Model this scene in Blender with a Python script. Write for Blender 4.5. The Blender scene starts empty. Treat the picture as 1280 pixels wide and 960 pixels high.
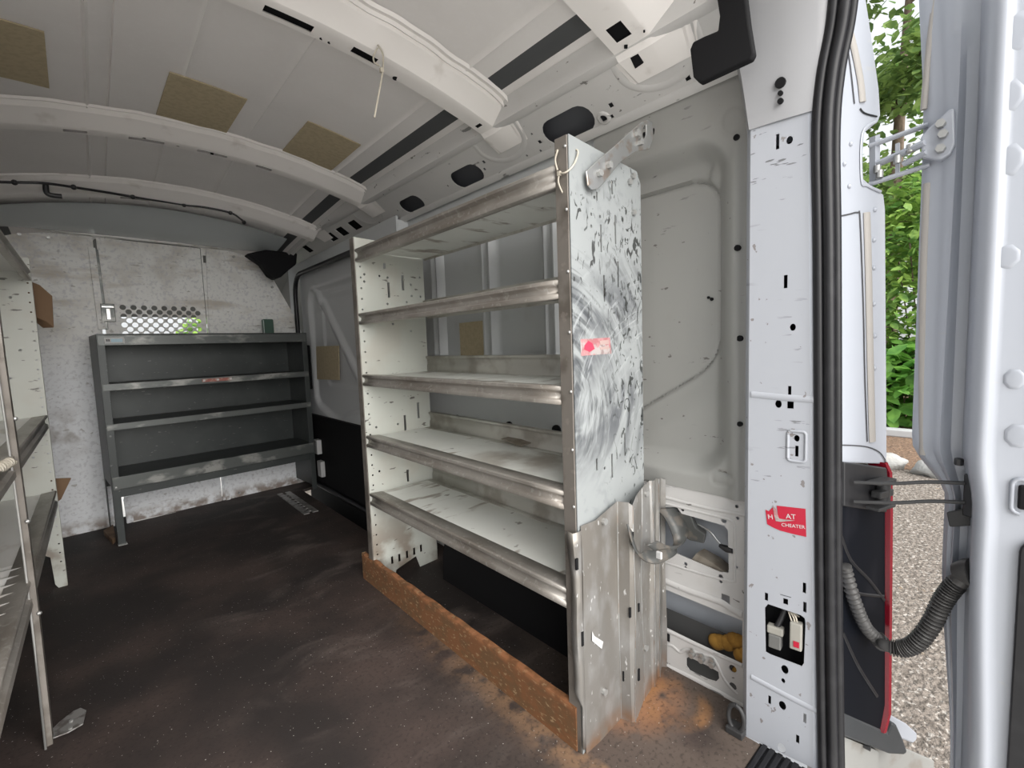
import bpy, math, random
from mathutils import Vector, Matrix
from mathutils.geometry import tessellate_polygon
random.seed(7)
SC = bpy.context.scene
COL = SC.collection
PI = math.pi
V = Vector

# ------------------------------------------------------------------ camera
FPX = 586.0
a_, b_, c_ = [math.radians(v) for v in (41.527, -4.821, -2.012)]
fw = V((math.sin(a_)*math.cos(b_), math.cos(a_)*math.cos(b_), math.sin(b_)))
rt = V((math.cos(a_), -math.sin(a_), 0))
up = rt.cross(fw)
RX = rt*math.cos(c_) + up*math.sin(c_)
UX = -rt*math.sin(c_) + up*math.cos(c_)
EYE = V((0, 0, 1.05))
cam = bpy.data.cameras.new('camera')
cam.sensor_width = 36.0
cam.lens = FPX/1280*36.0
cam.clip_start = 0.02
cam.clip_end = 300
co = bpy.data.objects.new('camera', cam)
COL.objects.link(co)
m = Matrix((RX, UX, -fw)).transposed().to_4x4()
m.translation = EYE
co.matrix_world = m
SC.camera = co

def ray(u, v):
    return RX*((u-640)/FPX) - UX*((v-480)/FPX) + fw
def on(u, v, ax, val):
    d = ray(u, v)
    return EYE + d*((val-EYE[ax])/d[ax])
def onp(u, v, P0, N):
    d = ray(u, v)
    return EYE + d*((V(P0)-EYE).dot(N)/d.dot(N))

# ------------------------------------------------------------------ object helpers
WL = {}
def tag(o, label=None, cat=None, group=None, kind=None):
    if label: o['label'] = label
    if cat: o['category'] = cat
    if group: o['group'] = group
    if kind: o['kind'] = kind
    return o
def thing(name, label, cat, loc, group=None, kind=None):
    o = bpy.data.objects.new(name, None)
    o.empty_display_size = .05
    COL.objects.link(o)
    o.location = loc
    WL[o.name] = V(loc)
    return tag(o, label, cat, group, kind)

def spl(pts, n=8):
    P = [V(p) for p in pts]
    out = []
    for i in range(len(P)-1):
        p0 = P[max(i-1, 0)]; p1 = P[i]; p2 = P[i+1]; p3 = P[min(i+2, len(P)-1)]
        for k in range(n):
            t = k/n
            out.append(.5*((2*p1)+(p2-p0)*t+(2*p0-5*p1+4*p2-p3)*t*t+(3*p1-p0-3*p2+p3)*t**3))
    out.append(P[-1])
    return out

class MB:
    def __init__(s):
        s.v = []; s.f = []
    def add(s, vs, fs):
        n = len(s.v)
        s.v += [V(p) for p in vs]
        s.f += [tuple(i+n for i in f) for f in fs]
        return s
    def box(s, x0, x1, y0, y1, z0, z1):
        return s.add([(x0,y0,z0),(x1,y0,z0),(x1,y1,z0),(x0,y1,z0),(x0,y0,z1),(x1,y0,z1),(x1,y1,z1),(x0,y1,z1)],
                     [(0,3,2,1),(4,5,6,7),(0,1,5,4),(1,2,6,5),(2,3,7,6),(3,0,4,7)])
    def obox(s, c, ax, ay, az):      # oriented box: centre and three half-axis vectors
        c, ax, ay, az = V(c), V(ax), V(ay), V(az)
        vs = [c+ax*i+ay*j+az*k for k in (-1,1) for (i,j) in ((-1,-1),(1,-1),(1,1),(-1,1))]
        return s.add(vs, [(0,3,2,1),(4,5,6,7),(0,1,5,4),(1,2,6,5),(2,3,7,6),(3,0,4,7)])
    def prism(s, pts, d):            # polygon of 3D points extruded by vector d
        n = len(pts); d = V(d)
        P = [V(p) for p in pts]
        return s.add(P+[p+d for p in P], [tuple(range(n))[::-1], tuple(range(n, 2*n))] + [(i,(i+1)%n,(i+1)%n+n,i+n) for i in range(n)])
    def sheet(s, rows, closed=False):  # grid of rows of points
        w = len(rows[0]); n0 = len(s.v)
        for r in rows: s.v += [V(p) for p in r]
        for i in range(len(rows)-1):
            for j in range(w if closed else w-1):
                k = (j+1) % w
                s.f.append((n0+i*w+j, n0+i*w+k, n0+(i+1)*w+k, n0+(i+1)*w+j))
        return s
    def tube(s, path, r, n=8, rad=None, flat=None, upv=(0,0,1)):
        P = [V(p) for p in path]
        rows = []; prev = None
        for i, p in enumerate(P):
            t = (P[min(i+1, len(P)-1)]-P[max(i-1, 0)])
            if t.length < 1e-9: t = V((0,0,1))
            t.normalize()
            if prev is None:
                a = V(upv) if abs(t.dot(V(upv))) < .95 else V((1,0,0))
                nx = t.cross(a).normalized()
            else:
                nx = (prev - t*prev.dot(t)).normalized()
            prev = nx
            ny = t.cross(nx)
            rr = rad[i] if rad else r
            fx = flat if flat else 1
            rows.append([p+nx*rr*math.cos(2*PI*k/n)+ny*rr*fx*math.sin(2*PI*k/n) for k in range(n)])
        n0 = len(s.v)
        s.sheet(rows, True)
        s.f.append(tuple(range(n0, n0+n))[::-1])
        m_ = n0+(len(rows)-1)*n
        s.f.append(tuple(range(m_, m_+n)))
        return s
    def cyl(s, p0, p1, r, n=12, r1=None):
        return s.tube([p0, p1], r, n, rad=[r, r if r1 is None else r1])
    def ball(s, c, r, n=10, sq=(1,1,1)):
        rows = []
        for i in range(n+1):
            th = PI*i/n
            rows.append([V(c)+V((r*sq[0]*math.sin(th)*math.cos(2*PI*k/n), r*sq[1]*math.sin(th)*math.sin(2*PI*k/n), r*sq[2]*math.cos(th))) for k in range(n)])
        return s.sheet(rows, True)
    def plate(s, P0, U, W, outer, holes=(), th=.002):
        """flat sheet with holes: 2D outlines in the frame (P0; U, W), thickness th along U x W"""
        P0, U, W = V(P0), V(U), V(W)
        N = U.cross(W).normalized()*th
        loops = [list(outer)] + [list(h) for h in holes]
        flat = [p for l in loops for p in l]
        tris = tessellate_polygon([[V((p[0], p[1], 0)) for p in l] for l in loops])
        n = len(flat); n0 = len(s.v)
        pts = [P0+U*p[0]+W*p[1] for p in flat]
        s.v += pts + [p+N for p in pts]
        for t in tris:
            s.f.append((n0+t[0], n0+t[1], n0+t[2])); s.f.append((n0+n+t[2], n0+n+t[1], n0+n+t[0]))
        o = 0
        for l in loops:
            k = len(l)
            for i in range(k):
                j = (i+1) % k
                s.f.append((n0+o+i, n0+o+j, n0+n+o+j, n0+n+o+i))
            o += k
        return s
    def build(s, name, mat, parent=None, label=None, smooth=None, bevel=0, solid=0, origin=None, kind=None, fix=True):
        me = bpy.data.meshes.new(name)
        off = V((0,0,0))
        if parent is not None: off = WL[parent.name]
        elif origin is not None: off = V(origin)
        me.from_pydata([p-off for p in s.v], [], s.f)
        me.materials.append(mat)
        if fix:
            import bmesh
            bm = bmesh.new(); bm.from_mesh(me)
            bmesh.ops.remove_doubles(bm, verts=bm.verts, dist=1e-6)
            bmesh.ops.recalc_face_normals(bm, faces=bm.faces)
            bm.to_mesh(me); bm.free()
        if smooth is not None:
            me.shade_smooth()
            me.set_sharp_from_angle(angle=math.radians(smooth))
        o = bpy.data.objects.new(name, me)
        COL.objects.link(o)
        if parent is not None:
            o.parent = parent
            WL[o.name] = off
        else:
            o.location = off
            WL[o.name] = off
        if solid:
            md = o.modifiers.new('thickness', 'SOLIDIFY'); md.thickness = solid; md.offset = 0
        if bevel:
            md = o.modifiers.new('edge', 'BEVEL'); md.width = bevel; md.segments = 2; md.limit_method = 'ANGLE'; md.angle_limit = math.radians(40)
        if label: o['label'] = label
        if kind: o['kind'] = kind
        return o

def circ(cx, cy, rx, ry=None, n=14):
    ry = rx if ry is None else ry
    return [(cx+rx*math.cos(2*PI*k/n), cy+ry*math.sin(2*PI*k/n)) for k in range(n)]
def rect(cx, cy, w, h):
    return [(cx-w/2, cy-h/2), (cx+w/2, cy-h/2), (cx+w/2, cy+h/2), (cx-w/2, cy+h/2)]
def rrect(x0, x1, y0, y1, r, n=5):
    out = []
    for (cx, cy, a0) in ((x1-r, y0+r, -90), (x1-r, y1-r, 0), (x0+r, y1-r, 90), (x0+r, y0+r, 180)):
        for k in range(n+1):
            a = math.radians(a0+90*k/n)
            out.append((cx+r*math.cos(a), cy+r*math.sin(a)))
    return out
def sst(a, b, x):
    t = min(1, max(0, (x-a)/(b-a)))
    return t*t*(3-2*t)
def lerp_tab(tab, x):
    if x <= tab[0][0]: return tab[0][1]
    for (x0, y0), (x1, y1) in zip(tab, tab[1:]):
        if x <= x1: return y0+(y1-y0)*(x-x0)/(x1-x0)
    return tab[-1][1]
def text_mesh(txt, P, U, W, size, mat, parent, name='lettering'):
    cu = bpy.data.curves.new('tmp', 'FONT'); cu.body = txt; cu.size = size; cu.extrude = .0003
    ob = bpy.data.objects.new('tmp', cu); COL.objects.link(ob)
    dg = bpy.context.evaluated_depsgraph_get(); dg.update()
    me = bpy.data.meshes.new_from_object(ob.evaluated_get(dg))
    bpy.data.objects.remove(ob); bpy.data.curves.remove(cu)
    P, U, W = V(P), V(U), V(W); N = U.cross(W)
    mb = MB().add([P+U*v.co.x+W*v.co.y+N*v.co.z for v in me.vertices], [tuple(p.vertices) for p in me.polygons])
    bpy.data.meshes.remove(me)
    return mb.build(name, mat, parent)

# ------------------------------------------------------------------ materials
MATS = {}
def mat(name, col, rough=.5, metal=0., layers=(), bump=None, spec=.5, rlayer=None):
    M = bpy.data.materials.new(name); M.use_nodes = True
    nt = M.node_tree; N = nt.nodes; L = nt.links
    bs = N['Principled BSDF']
    bs.inputs['Roughness'].default_value = rough
    bs.inputs['Metallic'].default_value = metal
    bs.inputs['Specular IOR Level'].default_value = spec
    bs.inputs['Base Color'].default_value = (*col, 1)
    geo = N.new('ShaderNodeNewGeometry')
    def noise(scale, st=(1,1,1), detail=4, dist=0, rot=(0,0,0), off=(0,0,0)):
        mp = N.new('ShaderNodeMapping'); mp.inputs['Scale'].default_value = st
        mp.inputs['Rotation'].default_value = rot; mp.inputs['Location'].default_value = off
        L.new(geo.outputs['Position'], mp.inputs['Vector'])
        nz = N.new('ShaderNodeTexNoise'); nz.inputs['Scale'].default_value = scale
        nz.inputs['Detail'].default_value = detail; nz.inputs['Distortion'].default_value = dist
        L.new(mp.outputs[0], nz.inputs['Vector'])
        return nz.outputs['Fac']
    def streak(c, kr, kt, detail=5):
        sp = N.new('ShaderNodeSeparateXYZ'); L.new(geo.outputs['Position'], sp.inputs[0])
        def op(o, a, b):
            q = N.new('ShaderNodeMath'); q.operation = o
            for i, s in enumerate((a, b)):
                if isinstance(s, (int, float)): q.inputs[i].default_value = s
                else: L.new(s, q.inputs[i])
            return q.outputs[0]
        dx = op('SUBTRACT', sp.outputs[0], c[0]); dz = op('SUBTRACT', sp.outputs[2], c[1])
        r = op('SQRT', op('ADD', op('MULTIPLY', dx, dx), op('MULTIPLY', dz, dz)), 0.0)
        th = op('ARCTAN2', dz, dx)
        cb = N.new('ShaderNodeCombineXYZ'); L.new(op('MULTIPLY', r, kr), cb.inputs[0]); L.new(op('MULTIPLY', th, kt), cb.inputs[1])
        nz = N.new('ShaderNodeTexNoise'); nz.inputs['Scale'].default_value = 1.0; nz.inputs['Detail'].default_value = detail; nz.inputs['Distortion'].default_value = .5
        L.new(cb.outputs[0], nz.inputs['Vector'])
        return nz.outputs['Fac']
    def mrange(val, lo, hi):
        r = N.new('ShaderNodeMapRange'); r.inputs['From Min'].default_value = lo; r.inputs['From Max'].default_value = hi
        r.interpolation_type = 'SMOOTHSTEP'
        L.new(val, r.inputs['Value']); return r.outputs[0]
    def mul(a, b):
        q = N.new('ShaderNodeMath'); q.operation = 'MULTIPLY'
        L.new(a, q.inputs[0])
        if isinstance(b, (int, float)): q.inputs[1].default_value = b
        else: L.new(b, q.inputs[1])
        return q.outputs[0]
    cur = None
    for ly in layers:
        f = mrange(streak(*ly['polar']) if 'polar' in ly else noise(ly.get('scale', 5), ly.get('st', (1,1,1)), ly.get('detail', 4), ly.get('dist', 0), ly.get('rot', (0,0,0)), ly.get('off', (0,0,0))), ly['lo'], ly['hi'])
        if 'and' in ly:
            q = ly['and']
            f = mul(f, mrange(noise(q.get('scale', 3), q.get('st', (1,1,1)), q.get('detail', 2), 0, (0,0,0), (3.3,1.7,.4)), q['lo'], q['hi']))
        for (ax, lo, hi) in ly.get('mask', ()):
            sp = N.new('ShaderNodeSeparateXYZ'); L.new(geo.outputs['Position'], sp.inputs[0])
            f = mul(f, mrange(sp.outputs[ax], lo, hi))
        if 'near' in ly:                       # stain with a centre and a radius
            c, r0, r1 = ly['near']
            vm = N.new('ShaderNodeVectorMath'); vm.operation = 'DISTANCE'; vm.inputs[1].default_value = c
            L.new(geo.outputs['Position'], vm.inputs[0])
            f = mul(f, mrange(vm.outputs['Value'], r1, r0))
            if 'ring' in ly: f = mul(f, mrange(vm.outputs['Value'], ly['ring'][0], ly['ring'][1]))
        f = mul(f, ly.get('amt', 1.0))
        mx = N.new('ShaderNodeMix'); mx.data_type = 'RGBA'
        L.new(f, mx.inputs[0])
        if cur is None: mx.inputs[6].default_value = (*col, 1)
        else: L.new(cur, mx.inputs[6])
        mx.inputs[7].default_value = (*ly['col'], 1)
        cur = mx.outputs[2]
    if cur is not None: L.new(cur, bs.inputs['Base Color'])
    if bump:
        bp = N.new('ShaderNodeBump'); bp.inputs['Strength'].default_value = bump[1]; bp.inputs['Distance'].default_value = bump[2] if len(bump) > 2 else .002
        L.new(noise(bump[0]), bp.inputs['Height']); L.new(bp.outputs[0], bs.inputs['Normal'])
    MATS[name] = M
    return M

DIRT = (.16, .14, .12); BLK = (.03, .03, .03)
shaded_wall_white = mat('side wall paint with shade', (.35,.35,.335), .4, 0, [  # darker copy of the van white, rear bay shade put into its colour
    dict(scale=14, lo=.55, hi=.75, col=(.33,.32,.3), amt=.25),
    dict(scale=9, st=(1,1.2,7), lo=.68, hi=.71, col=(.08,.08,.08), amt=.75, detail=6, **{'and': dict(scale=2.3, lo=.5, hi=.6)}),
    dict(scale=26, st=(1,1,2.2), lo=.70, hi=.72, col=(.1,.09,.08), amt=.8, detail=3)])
white = mat('van white paint', (.62,.61,.60), .38, 0, [
    dict(scale=14, lo=.55, hi=.75, col=(.55,.53,.5), amt=.25),
    dict(scale=9, st=(1,1.2,7), lo=.655, hi=.69, col=(.1,.1,.1), amt=.75, detail=6, **{'and': dict(scale=2.3, lo=.5, hi=.6)}),
    dict(scale=26, st=(1,1,2.2), lo=.70, hi=.72, col=(.12,.11,.1), amt=.8, detail=3)])
door_white = mat('exterior white paint', (.37,.39,.435), .3, 0, [dict(scale=10, st=(1,1,4), lo=.72, hi=.75, col=(.4,.4,.4), amt=.5)])
pillar_white = mat('pillar white paint', (.35,.365,.40), .35, 0, [
    dict(scale=12, st=(1,1.3,8), lo=.645, hi=.67, col=(.08,.08,.08), amt=.8, detail=6, **{'and': dict(scale=3, lo=.47, hi=.6)}),
    dict(scale=40, lo=.69, hi=.71, col=(.15,.13,.12), amt=.8, detail=3)])
rib_white = mat('roof rib white paint', (.90,.87,.845), .35, 0, [dict(scale=12, lo=.6, hi=.75, col=(.5,.45,.4), amt=.35)])
roof_m = mat('ceiling sheet paint', (.86,.835,.82), .42, 0, [dict(scale=3.5, lo=.4, hi=.7, col=(.80,.775,.76), amt=.6), dict(scale=60, lo=.5, hi=.7, col=(.88,.86,.85), amt=.3)])
bulk_m = mat('bulkhead scuffed panel', (.80,.80,.78), .5, 0, [
    dict(scale=6, lo=.45, hi=.75, col=(.42,.37,.3), amt=.55, mask=[(2, .9, 1.5)]),
    dict(scale=3.2, st=(1,1,4.5), lo=.5, hi=.72, col=(.42,.36,.28), amt=.6, detail=7, mask=[(2, 1.1, 1.3)]),
    dict(scale=2, lo=.0, hi=.1, col=(.76,.79,.85), amt=.6, mask=[(2, 1.25, .9)]),
    dict(scale=55, lo=.5, hi=.66, col=(.5,.5,.53), amt=.5),
    dict(scale=6, st=(1,1,6), lo=.62, hi=.74, col=(.16,.13,.1), amt=.65, detail=6, **{'and': dict(scale=2.2, lo=.45, hi=.6)}),
    dict(scale=26, st=(1,1,1.6), lo=.665, hi=.72, col=(.3,.28,.25), amt=.6, detail=4),
    dict(scale=9, lo=.42, hi=.62, col=(.3,.27,.25), amt=.7, near=((-.16,3.8,.62), .03, .2)),
    dict(scale=14, lo=.35, hi=.6, col=(.16,.1,.06), amt=.8, mask=[(2, .1, .02)])])
shelf_w = mat('shelf deck white', (.80,.815,.78), .45, 0, [
    dict(scale=4, lo=.4, hi=.8, col=(.6,.58,.52), amt=.35),
    dict(scale=5, st=(1,3,1), lo=.56, hi=.64, col=(.24,.19,.145), amt=.8, detail=5, **{'and': dict(scale=3, lo=.45, hi=.6)}),
    dict(scale=7, lo=.3, hi=.6, col=(.25,.2,.15), amt=.75, near=((1.05,1.12,.67), .05, .3)),
    dict(scale=22, lo=.7, hi=.73, col=(.15,.13,.1), amt=.7)])
lip_m = mat('bare aluminium lip', (.40,.375,.345), .42, .55, [
    dict(scale=16, st=(1,.35,1), lo=.4, hi=.7, col=(.2,.17,.14), amt=.6), dict(scale=60, lo=.55, hi=.7, col=(.6,.58,.55), amt=.4)])
backlip_m = mat('shelf back lip', (.58,.57,.53), .42, .3, [dict(scale=9, lo=.45, hi=.65, col=(.28,.24,.2), amt=.6)])
upr_m = mat('stained steel edge', (.21,.19,.17), .5, .35, [dict(scale=14, lo=.45, hi=.65, col=(.10,.085,.07), amt=.7), dict(scale=40, lo=.6, hi=.7, col=(.3,.27,.24), amt=.4)])
side_m = mat('scuffed white side panel', (.29,.307,.31), .4, .1, [
    dict(polar=((.80,.93), 26, 1.6), lo=.36, hi=.62, col=(.075,.08,.09), amt=.85, mask=[(2, .66, .85), (2, 1.30, 1.12)], **{'and': dict(scale=5, lo=.35, hi=.58)}),
    dict(polar=((.76,.88), 75, 2.2), lo=.46, hi=.62, col=(.05,.055,.06), amt=.7, mask=[(2, .64, .85), (2, 1.34, 1.15)], **{'and': dict(scale=7, lo=.4, hi=.6)}),
    dict(polar=((1.25,.75), 90, 3.0), lo=.56, hi=.66, col=(.42,.44,.45), amt=.5, mask=[(2, .7, .9), (2, 1.3, 1.1)]),
    dict(scale=24, st=(1.5,1,1), lo=.585, hi=.63, col=(.025,.028,.026), amt=.9, detail=6, dist=1.4, mask=[(0, .93, 1.1)]),
    dict(scale=20, st=(2.2,1,.9), rot=(0,.6,0), lo=.60, hi=.63, col=(.03,.03,.03), amt=.9, detail=4, dist=1.8, mask=[(2, 1.0, 1.2), (2, 1.46, 1.36)]),
    dict(scale=30, lo=.55, hi=.7, col=(.22,.235,.24), amt=.5)])
rackin_m = mat('rack inner white panel', (.56,.575,.53), .45, 0, [
    dict(scale=5, lo=.5, hi=.7, col=(.5,.46,.4), amt=.4),
    dict(scale=12, st=(1.4,1,5), lo=.66, hi=.69, col=(.08,.07,.06), amt=.8, detail=5),
    dict(scale=8, lo=.4, hi=.62, col=(.22,.17,.13), amt=.8, mask=[(2, .42, .12)])])
guard_m = mat('dull galvanised steel', (.26,.25,.235), .42, .55, [
    dict(scale=5, st=(1,1,.5), lo=.38, hi=.66, col=(.22,.20,.175), amt=.7, detail=7),
    dict(scale=18, st=(1,1,.5), lo=.45, hi=.7, col=(.42,.42,.42), amt=.5, detail=6),
    dict(scale=12, lo=.35, hi=.6, col=(.25,.12,.05), amt=.75, mask=[(2, .07, 0.0)]),
    dict(scale=45, st=(2,1,.7), lo=.66, hi=.7, col=(.85,.85,.85), amt=.6)])
zinc = mat('zinc plated steel', (.55,.56,.56), .32, .85, [dict(scale=22, lo=.48, hi=.62, col=(.42,.3,.22), amt=.6)])
bolt_m = mat('bright bolt', (.42,.42,.41), .35, .6)
rust_m = mat('rusty steel kick strip', (.165,.07,.027), .8, 0, [
    dict(scale=16, st=(1,1,2), lo=.4, hi=.62, col=(.12,.065,.028), amt=.85, detail=7),
    dict(scale=45, st=(1,1,2.5), lo=.57, hi=.68, col=(.42,.3,.17), amt=.55, detail=5),
    dict(scale=30, lo=.35, hi=.6, col=(.36,.15,.065), amt=.7, mask=[(2, .098, .122)])], bump=(60, .5))
dark_m = mat('charcoal shelf paint', (.042,.048,.048), .42, .2, [
    dict(scale=5, lo=.45, hi=.7, col=(.065,.072,.07), amt=.6),
    dict(scale=30, st=(1,1,3), lo=.67, hi=.72, col=(.22,.22,.21), amt=.45)])
darklip_m = mat('worn charcoal shelf edge', (.10,.108,.105), .38, .35, [
    dict(scale=14, st=(.5,1,1), lo=.5, hi=.68, col=(.36,.36,.34), amt=.75), dict(scale=30, lo=.6, hi=.7, col=(.1,.1,.1), amt=.6)])
floor_m = mat('stained dark rubber floor', (.024,.0195,.0185), .66, 0, [
    dict(scale=2.2, lo=.4, hi=.68, col=(.066,.047,.041), amt=.9, detail=6),
    dict(scale=5.5, st=(.6,1,1), lo=.5, hi=.72, col=(.115,.092,.082), amt=.7, detail=8, dist=.6, mask=[(0, .1, .5)]),
    dict(scale=2.5, lo=.3, hi=.5, col=(.13,.10,.082), amt=.75, detail=8, mask=[(0, .5, 1.15), (1, 1.6, .5)]),
    dict(scale=18, lo=.35, hi=.6, col=(.25,.15,.085), amt=.8, mask=[(0, .73, .85), (0, .875, .855), (1, 2.0, .7)], detail=7),
    dict(scale=14, lo=.3, hi=.55, col=(.33,.16,.08), amt=.8, near=((1.12,.78,0), .08, .2), detail=6),
    dict(scale=7, lo=.35, hi=.6, col=(.28,.14,.06), amt=.75, near=((1.17,.66,0), .085, .11), ring=(.045, .075)),
    dict(scale=150, lo=.745, hi=.76, col=(.5,.48,.45), amt=.8, detail=1),
    dict(scale=90, lo=.5, hi=.7, col=(.02,.016,.014), amt=.5)], bump=(250, .25, .002), spec=.35)
blackrub = mat('black rubber', (.011,.011,.013), .42, 0, [dict(scale=20, lo=.5, hi=.7, col=(.025,.025,.028), amt=.5)], spec=.35)
blackpl = mat('black plastic', (.018,.018,.02), .38)
matblack = mat('matt black trim and shade', (.008,.008,.009), .8, spec=.2)
hose_m = mat('grey black corrugated rubber', (.05,.048,.047), .5, 0, [dict(scale=30, lo=.5, hi=.7, col=(.085,.08,.075), amt=.5)])
stay_m = mat('dark grey steel stay', (.036,.036,.037), .5, 0, spec=.35)
bump_m = mat('charcoal bumper plastic', (.032,.035,.039), .55)
red_m = mat('red lamp lens', (.22,.006,.018), .15)
lampbk = mat('black lamp housing', (.004,.005,.008), .5, 0, [dict(scale=9, st=(1,1,.5), lo=.6, hi=.75, col=(.02,.02,.025), amt=.3)], spec=.1)
roof_strip_m = mat('grey roof strip', (.075,.078,.082), .6)
tan_m = mat('tan damping pad', (.50,.42,.28), .8, 0, [dict(scale=60, lo=.4, hi=.65, col=(.42,.35,.23), amt=.7)])
wood_m = mat('weathered brown board', (.2,.12,.065), .75, 0, [dict(scale=14, st=(1,1,.25), lo=.4, hi=.65, col=(.1,.055,.03), amt=.8, detail=6)])
card_m = mat('dirty grey cardboard', (.27,.24,.2), .85, 0, [dict(scale=20, lo=.4, hi=.65, col=(.16,.13,.1), amt=.8)])
tie_m = mat('cream nylon', (.46,.42,.35), .45)
redst = mat('red sticker vinyl', (.40,.012,.035), .35, 0, [dict(scale=26, st=(1,1,1.5), lo=.66, hi=.69, col=(.5,.35,.35), amt=.8)])
wornst = mat('worn white sticker', (.34,.31,.30), .5, 0, [
    dict(scale=60, lo=.45, hi=.6, col=(.2,.13,.13), amt=.7), dict(scale=25, lo=.5, hi=.6, col=(.4,.06,.08), amt=.5)])
redblob = mat('faded red print', (.42,.04,.08), .5)
paper = mat('white paper label', (.5,.5,.5), .5)
inkm = mat('dark print', (.06,.06,.07), .6)
bluem = mat('pale blue print', (.42,.58,.66), .6)
foam_m = mat('ochre foam', (.42,.22,.04), .9, 0, [dict(scale=30, lo=.4, hi=.6, col=(.27,.13,.02), amt=.7)], bump=(60, .6))
greyconn = mat('grey connector plastic', (.13,.13,.125), .5)
whiteconn = mat('cream connector plastic', (.30,.29,.26), .5)
greenpl = mat('murky green plastic', (.05,.10,.075), .3)
skin_m = mat('outer body sheet', (.52,.55,.6), .4)
mid_m = mat('side panel grey paint', (.55,.57,.58), .4, 0, [dict(scale=8, lo=.55, hi=.75, col=(.42,.42,.42), amt=.4)])
slide_m = mat('sliding door grey paint', (.55,.56,.57), .38)
alu_m = mat('worn aluminium deck', (.78,.77,.75), .45, .1, [dict(scale=10, st=(1,.4,1), lo=.5, hi=.68, col=(.45,.39,.33), amt=.6)])
barm = mat('scratched steel bar', (.36,.35,.34), .4, .6, [dict(scale=30, lo=.5, hi=.65, col=(.14,.12,.11), amt=.8)])
gravel_m = mat('pale gravel', (.22,.187,.16), .9, 0, [
    dict(scale=26, lo=.42, hi=.6, col=(.12,.10,.083), amt=.9, detail=5), dict(scale=40, lo=.56, hi=.66, col=(.42,.385,.35), amt=.9, detail=3),
    dict(scale=9, lo=.66, hi=.75, col=(.27,.17,.08), amt=.7)], bump=(45, 1.0, .03))
mulch_m = mat('brown mulch', (.22,.135,.085), .95, 0, [dict(scale=30, lo=.42, hi=.6, col=(.1,.06,.04), amt=.9, detail=5), dict(scale=55, lo=.6, hi=.7, col=(.5,.4,.3), amt=.8)], bump=(35, 1.0, .03))
stone_m = mat('white stone', (.33,.33,.32), .8, 0, [dict(scale=9, lo=.5, hi=.65, col=(.36,.35,.33), amt=.7)], bump=(12, .8, .03))
kerb_m = mat('pale kerb stone', (.45,.46,.47), .7)
bark_m = mat('brown bark', (.15,.11,.08), .9, 0, [dict(scale=12, st=(1,1,.3), lo=.4, hi=.65, col=(.07,.05,.035), amt=.8)], bump=(20, .8, .02))
def leafmat(name, c0, c1):
    M = mat(name, c0, .5, 0, [dict(scale=3.5, lo=.38, hi=.62, col=c1, amt=1.0, detail=3)])
    bs = M.node_tree.nodes['Principled BSDF']
    tr = M.node_tree.nodes.new('ShaderNodeBsdfTranslucent'); mx = M.node_tree.nodes.new('ShaderNodeMixShader')
    mx.inputs[0].default_value = .4
    src = bs.inputs['Base Color'].links[0].from_socket
    M.node_tree.links.new(src, tr.inputs['Color'])
    M.node_tree.links.new(bs.outputs[0], mx.inputs[1]); M.node_tree.links.new(tr.outputs[0], mx.inputs[2])
    M.node_tree.links.new(mx.outputs[0], M.node_tree.nodes['Material Output'].inputs['Surface'])
    return M
leaf_a = leafmat('olive green leaves', (.24,.35,.10), (.10,.18,.055))
leaf_b = leafmat('bright green leaves', (.24,.48,.10), (.12,.30,.065))
leaf_c = leafmat('fresh green leaves', (.36,.54,.13), (.13,.27,.07))

# ------------------------------------------------------------------ SETTING: body shell
XC = .36
ZC = [(-.3, 1.985), (2.4, 1.975), (3.1, 1.925), (3.5, 1.885), (3.96, 1.815)]
def roofz(x, y):
    t = abs(x-XC)
    d = .085*(t/.65)**2 if t < .65 else .085+(t-.65)*.36
    return lerp_tab(ZC, y)-d
def onroof(u, v, off=0.):
    z = 1.92
    for _ in range(8):
        p = on(u, v, 2, z); z = roofz(p.x, p.y)+off
    return on(u, v, 2, z)

ceil = thing('ceiling', 'grey painted sheet metal van roof between the white ribs', 'ceiling', (XC, 2, 1.9), kind='structure')
xs = []
x = -.41
while x <= 1.1301:
    xs.append(round(x, 4)); x += .035
groove = {.055: -.010, .112: .008, .30: -.004, .56: -.004, .94: -.008}
for g in groove: xs += [g-.007, g, g+.007]
xs = sorted(set(xs))
ys = [.28+i*.0735 for i in range(51)]
rows = []
for y in ys:
    rows.append([(x, y, roofz(x, y)+sum(d for g, d in groove.items() if abs(x-g) < 1e-6)) for x in xs])
MB().sheet(rows).build('roof_sheet', roof_m, ceil, smooth=50)
# dark grey strips along both sides of the roof
for sx, nm in ((1, 'roof_strip'), (-1, 'roof_strip')):
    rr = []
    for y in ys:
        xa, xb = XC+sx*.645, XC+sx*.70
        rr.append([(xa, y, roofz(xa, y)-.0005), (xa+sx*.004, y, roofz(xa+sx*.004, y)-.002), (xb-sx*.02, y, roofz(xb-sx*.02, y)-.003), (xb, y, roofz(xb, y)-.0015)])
    MB().sheet(rr).build(nm, roof_strip_m, ceil, label='dark grey roof strip', smooth=60)

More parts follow.
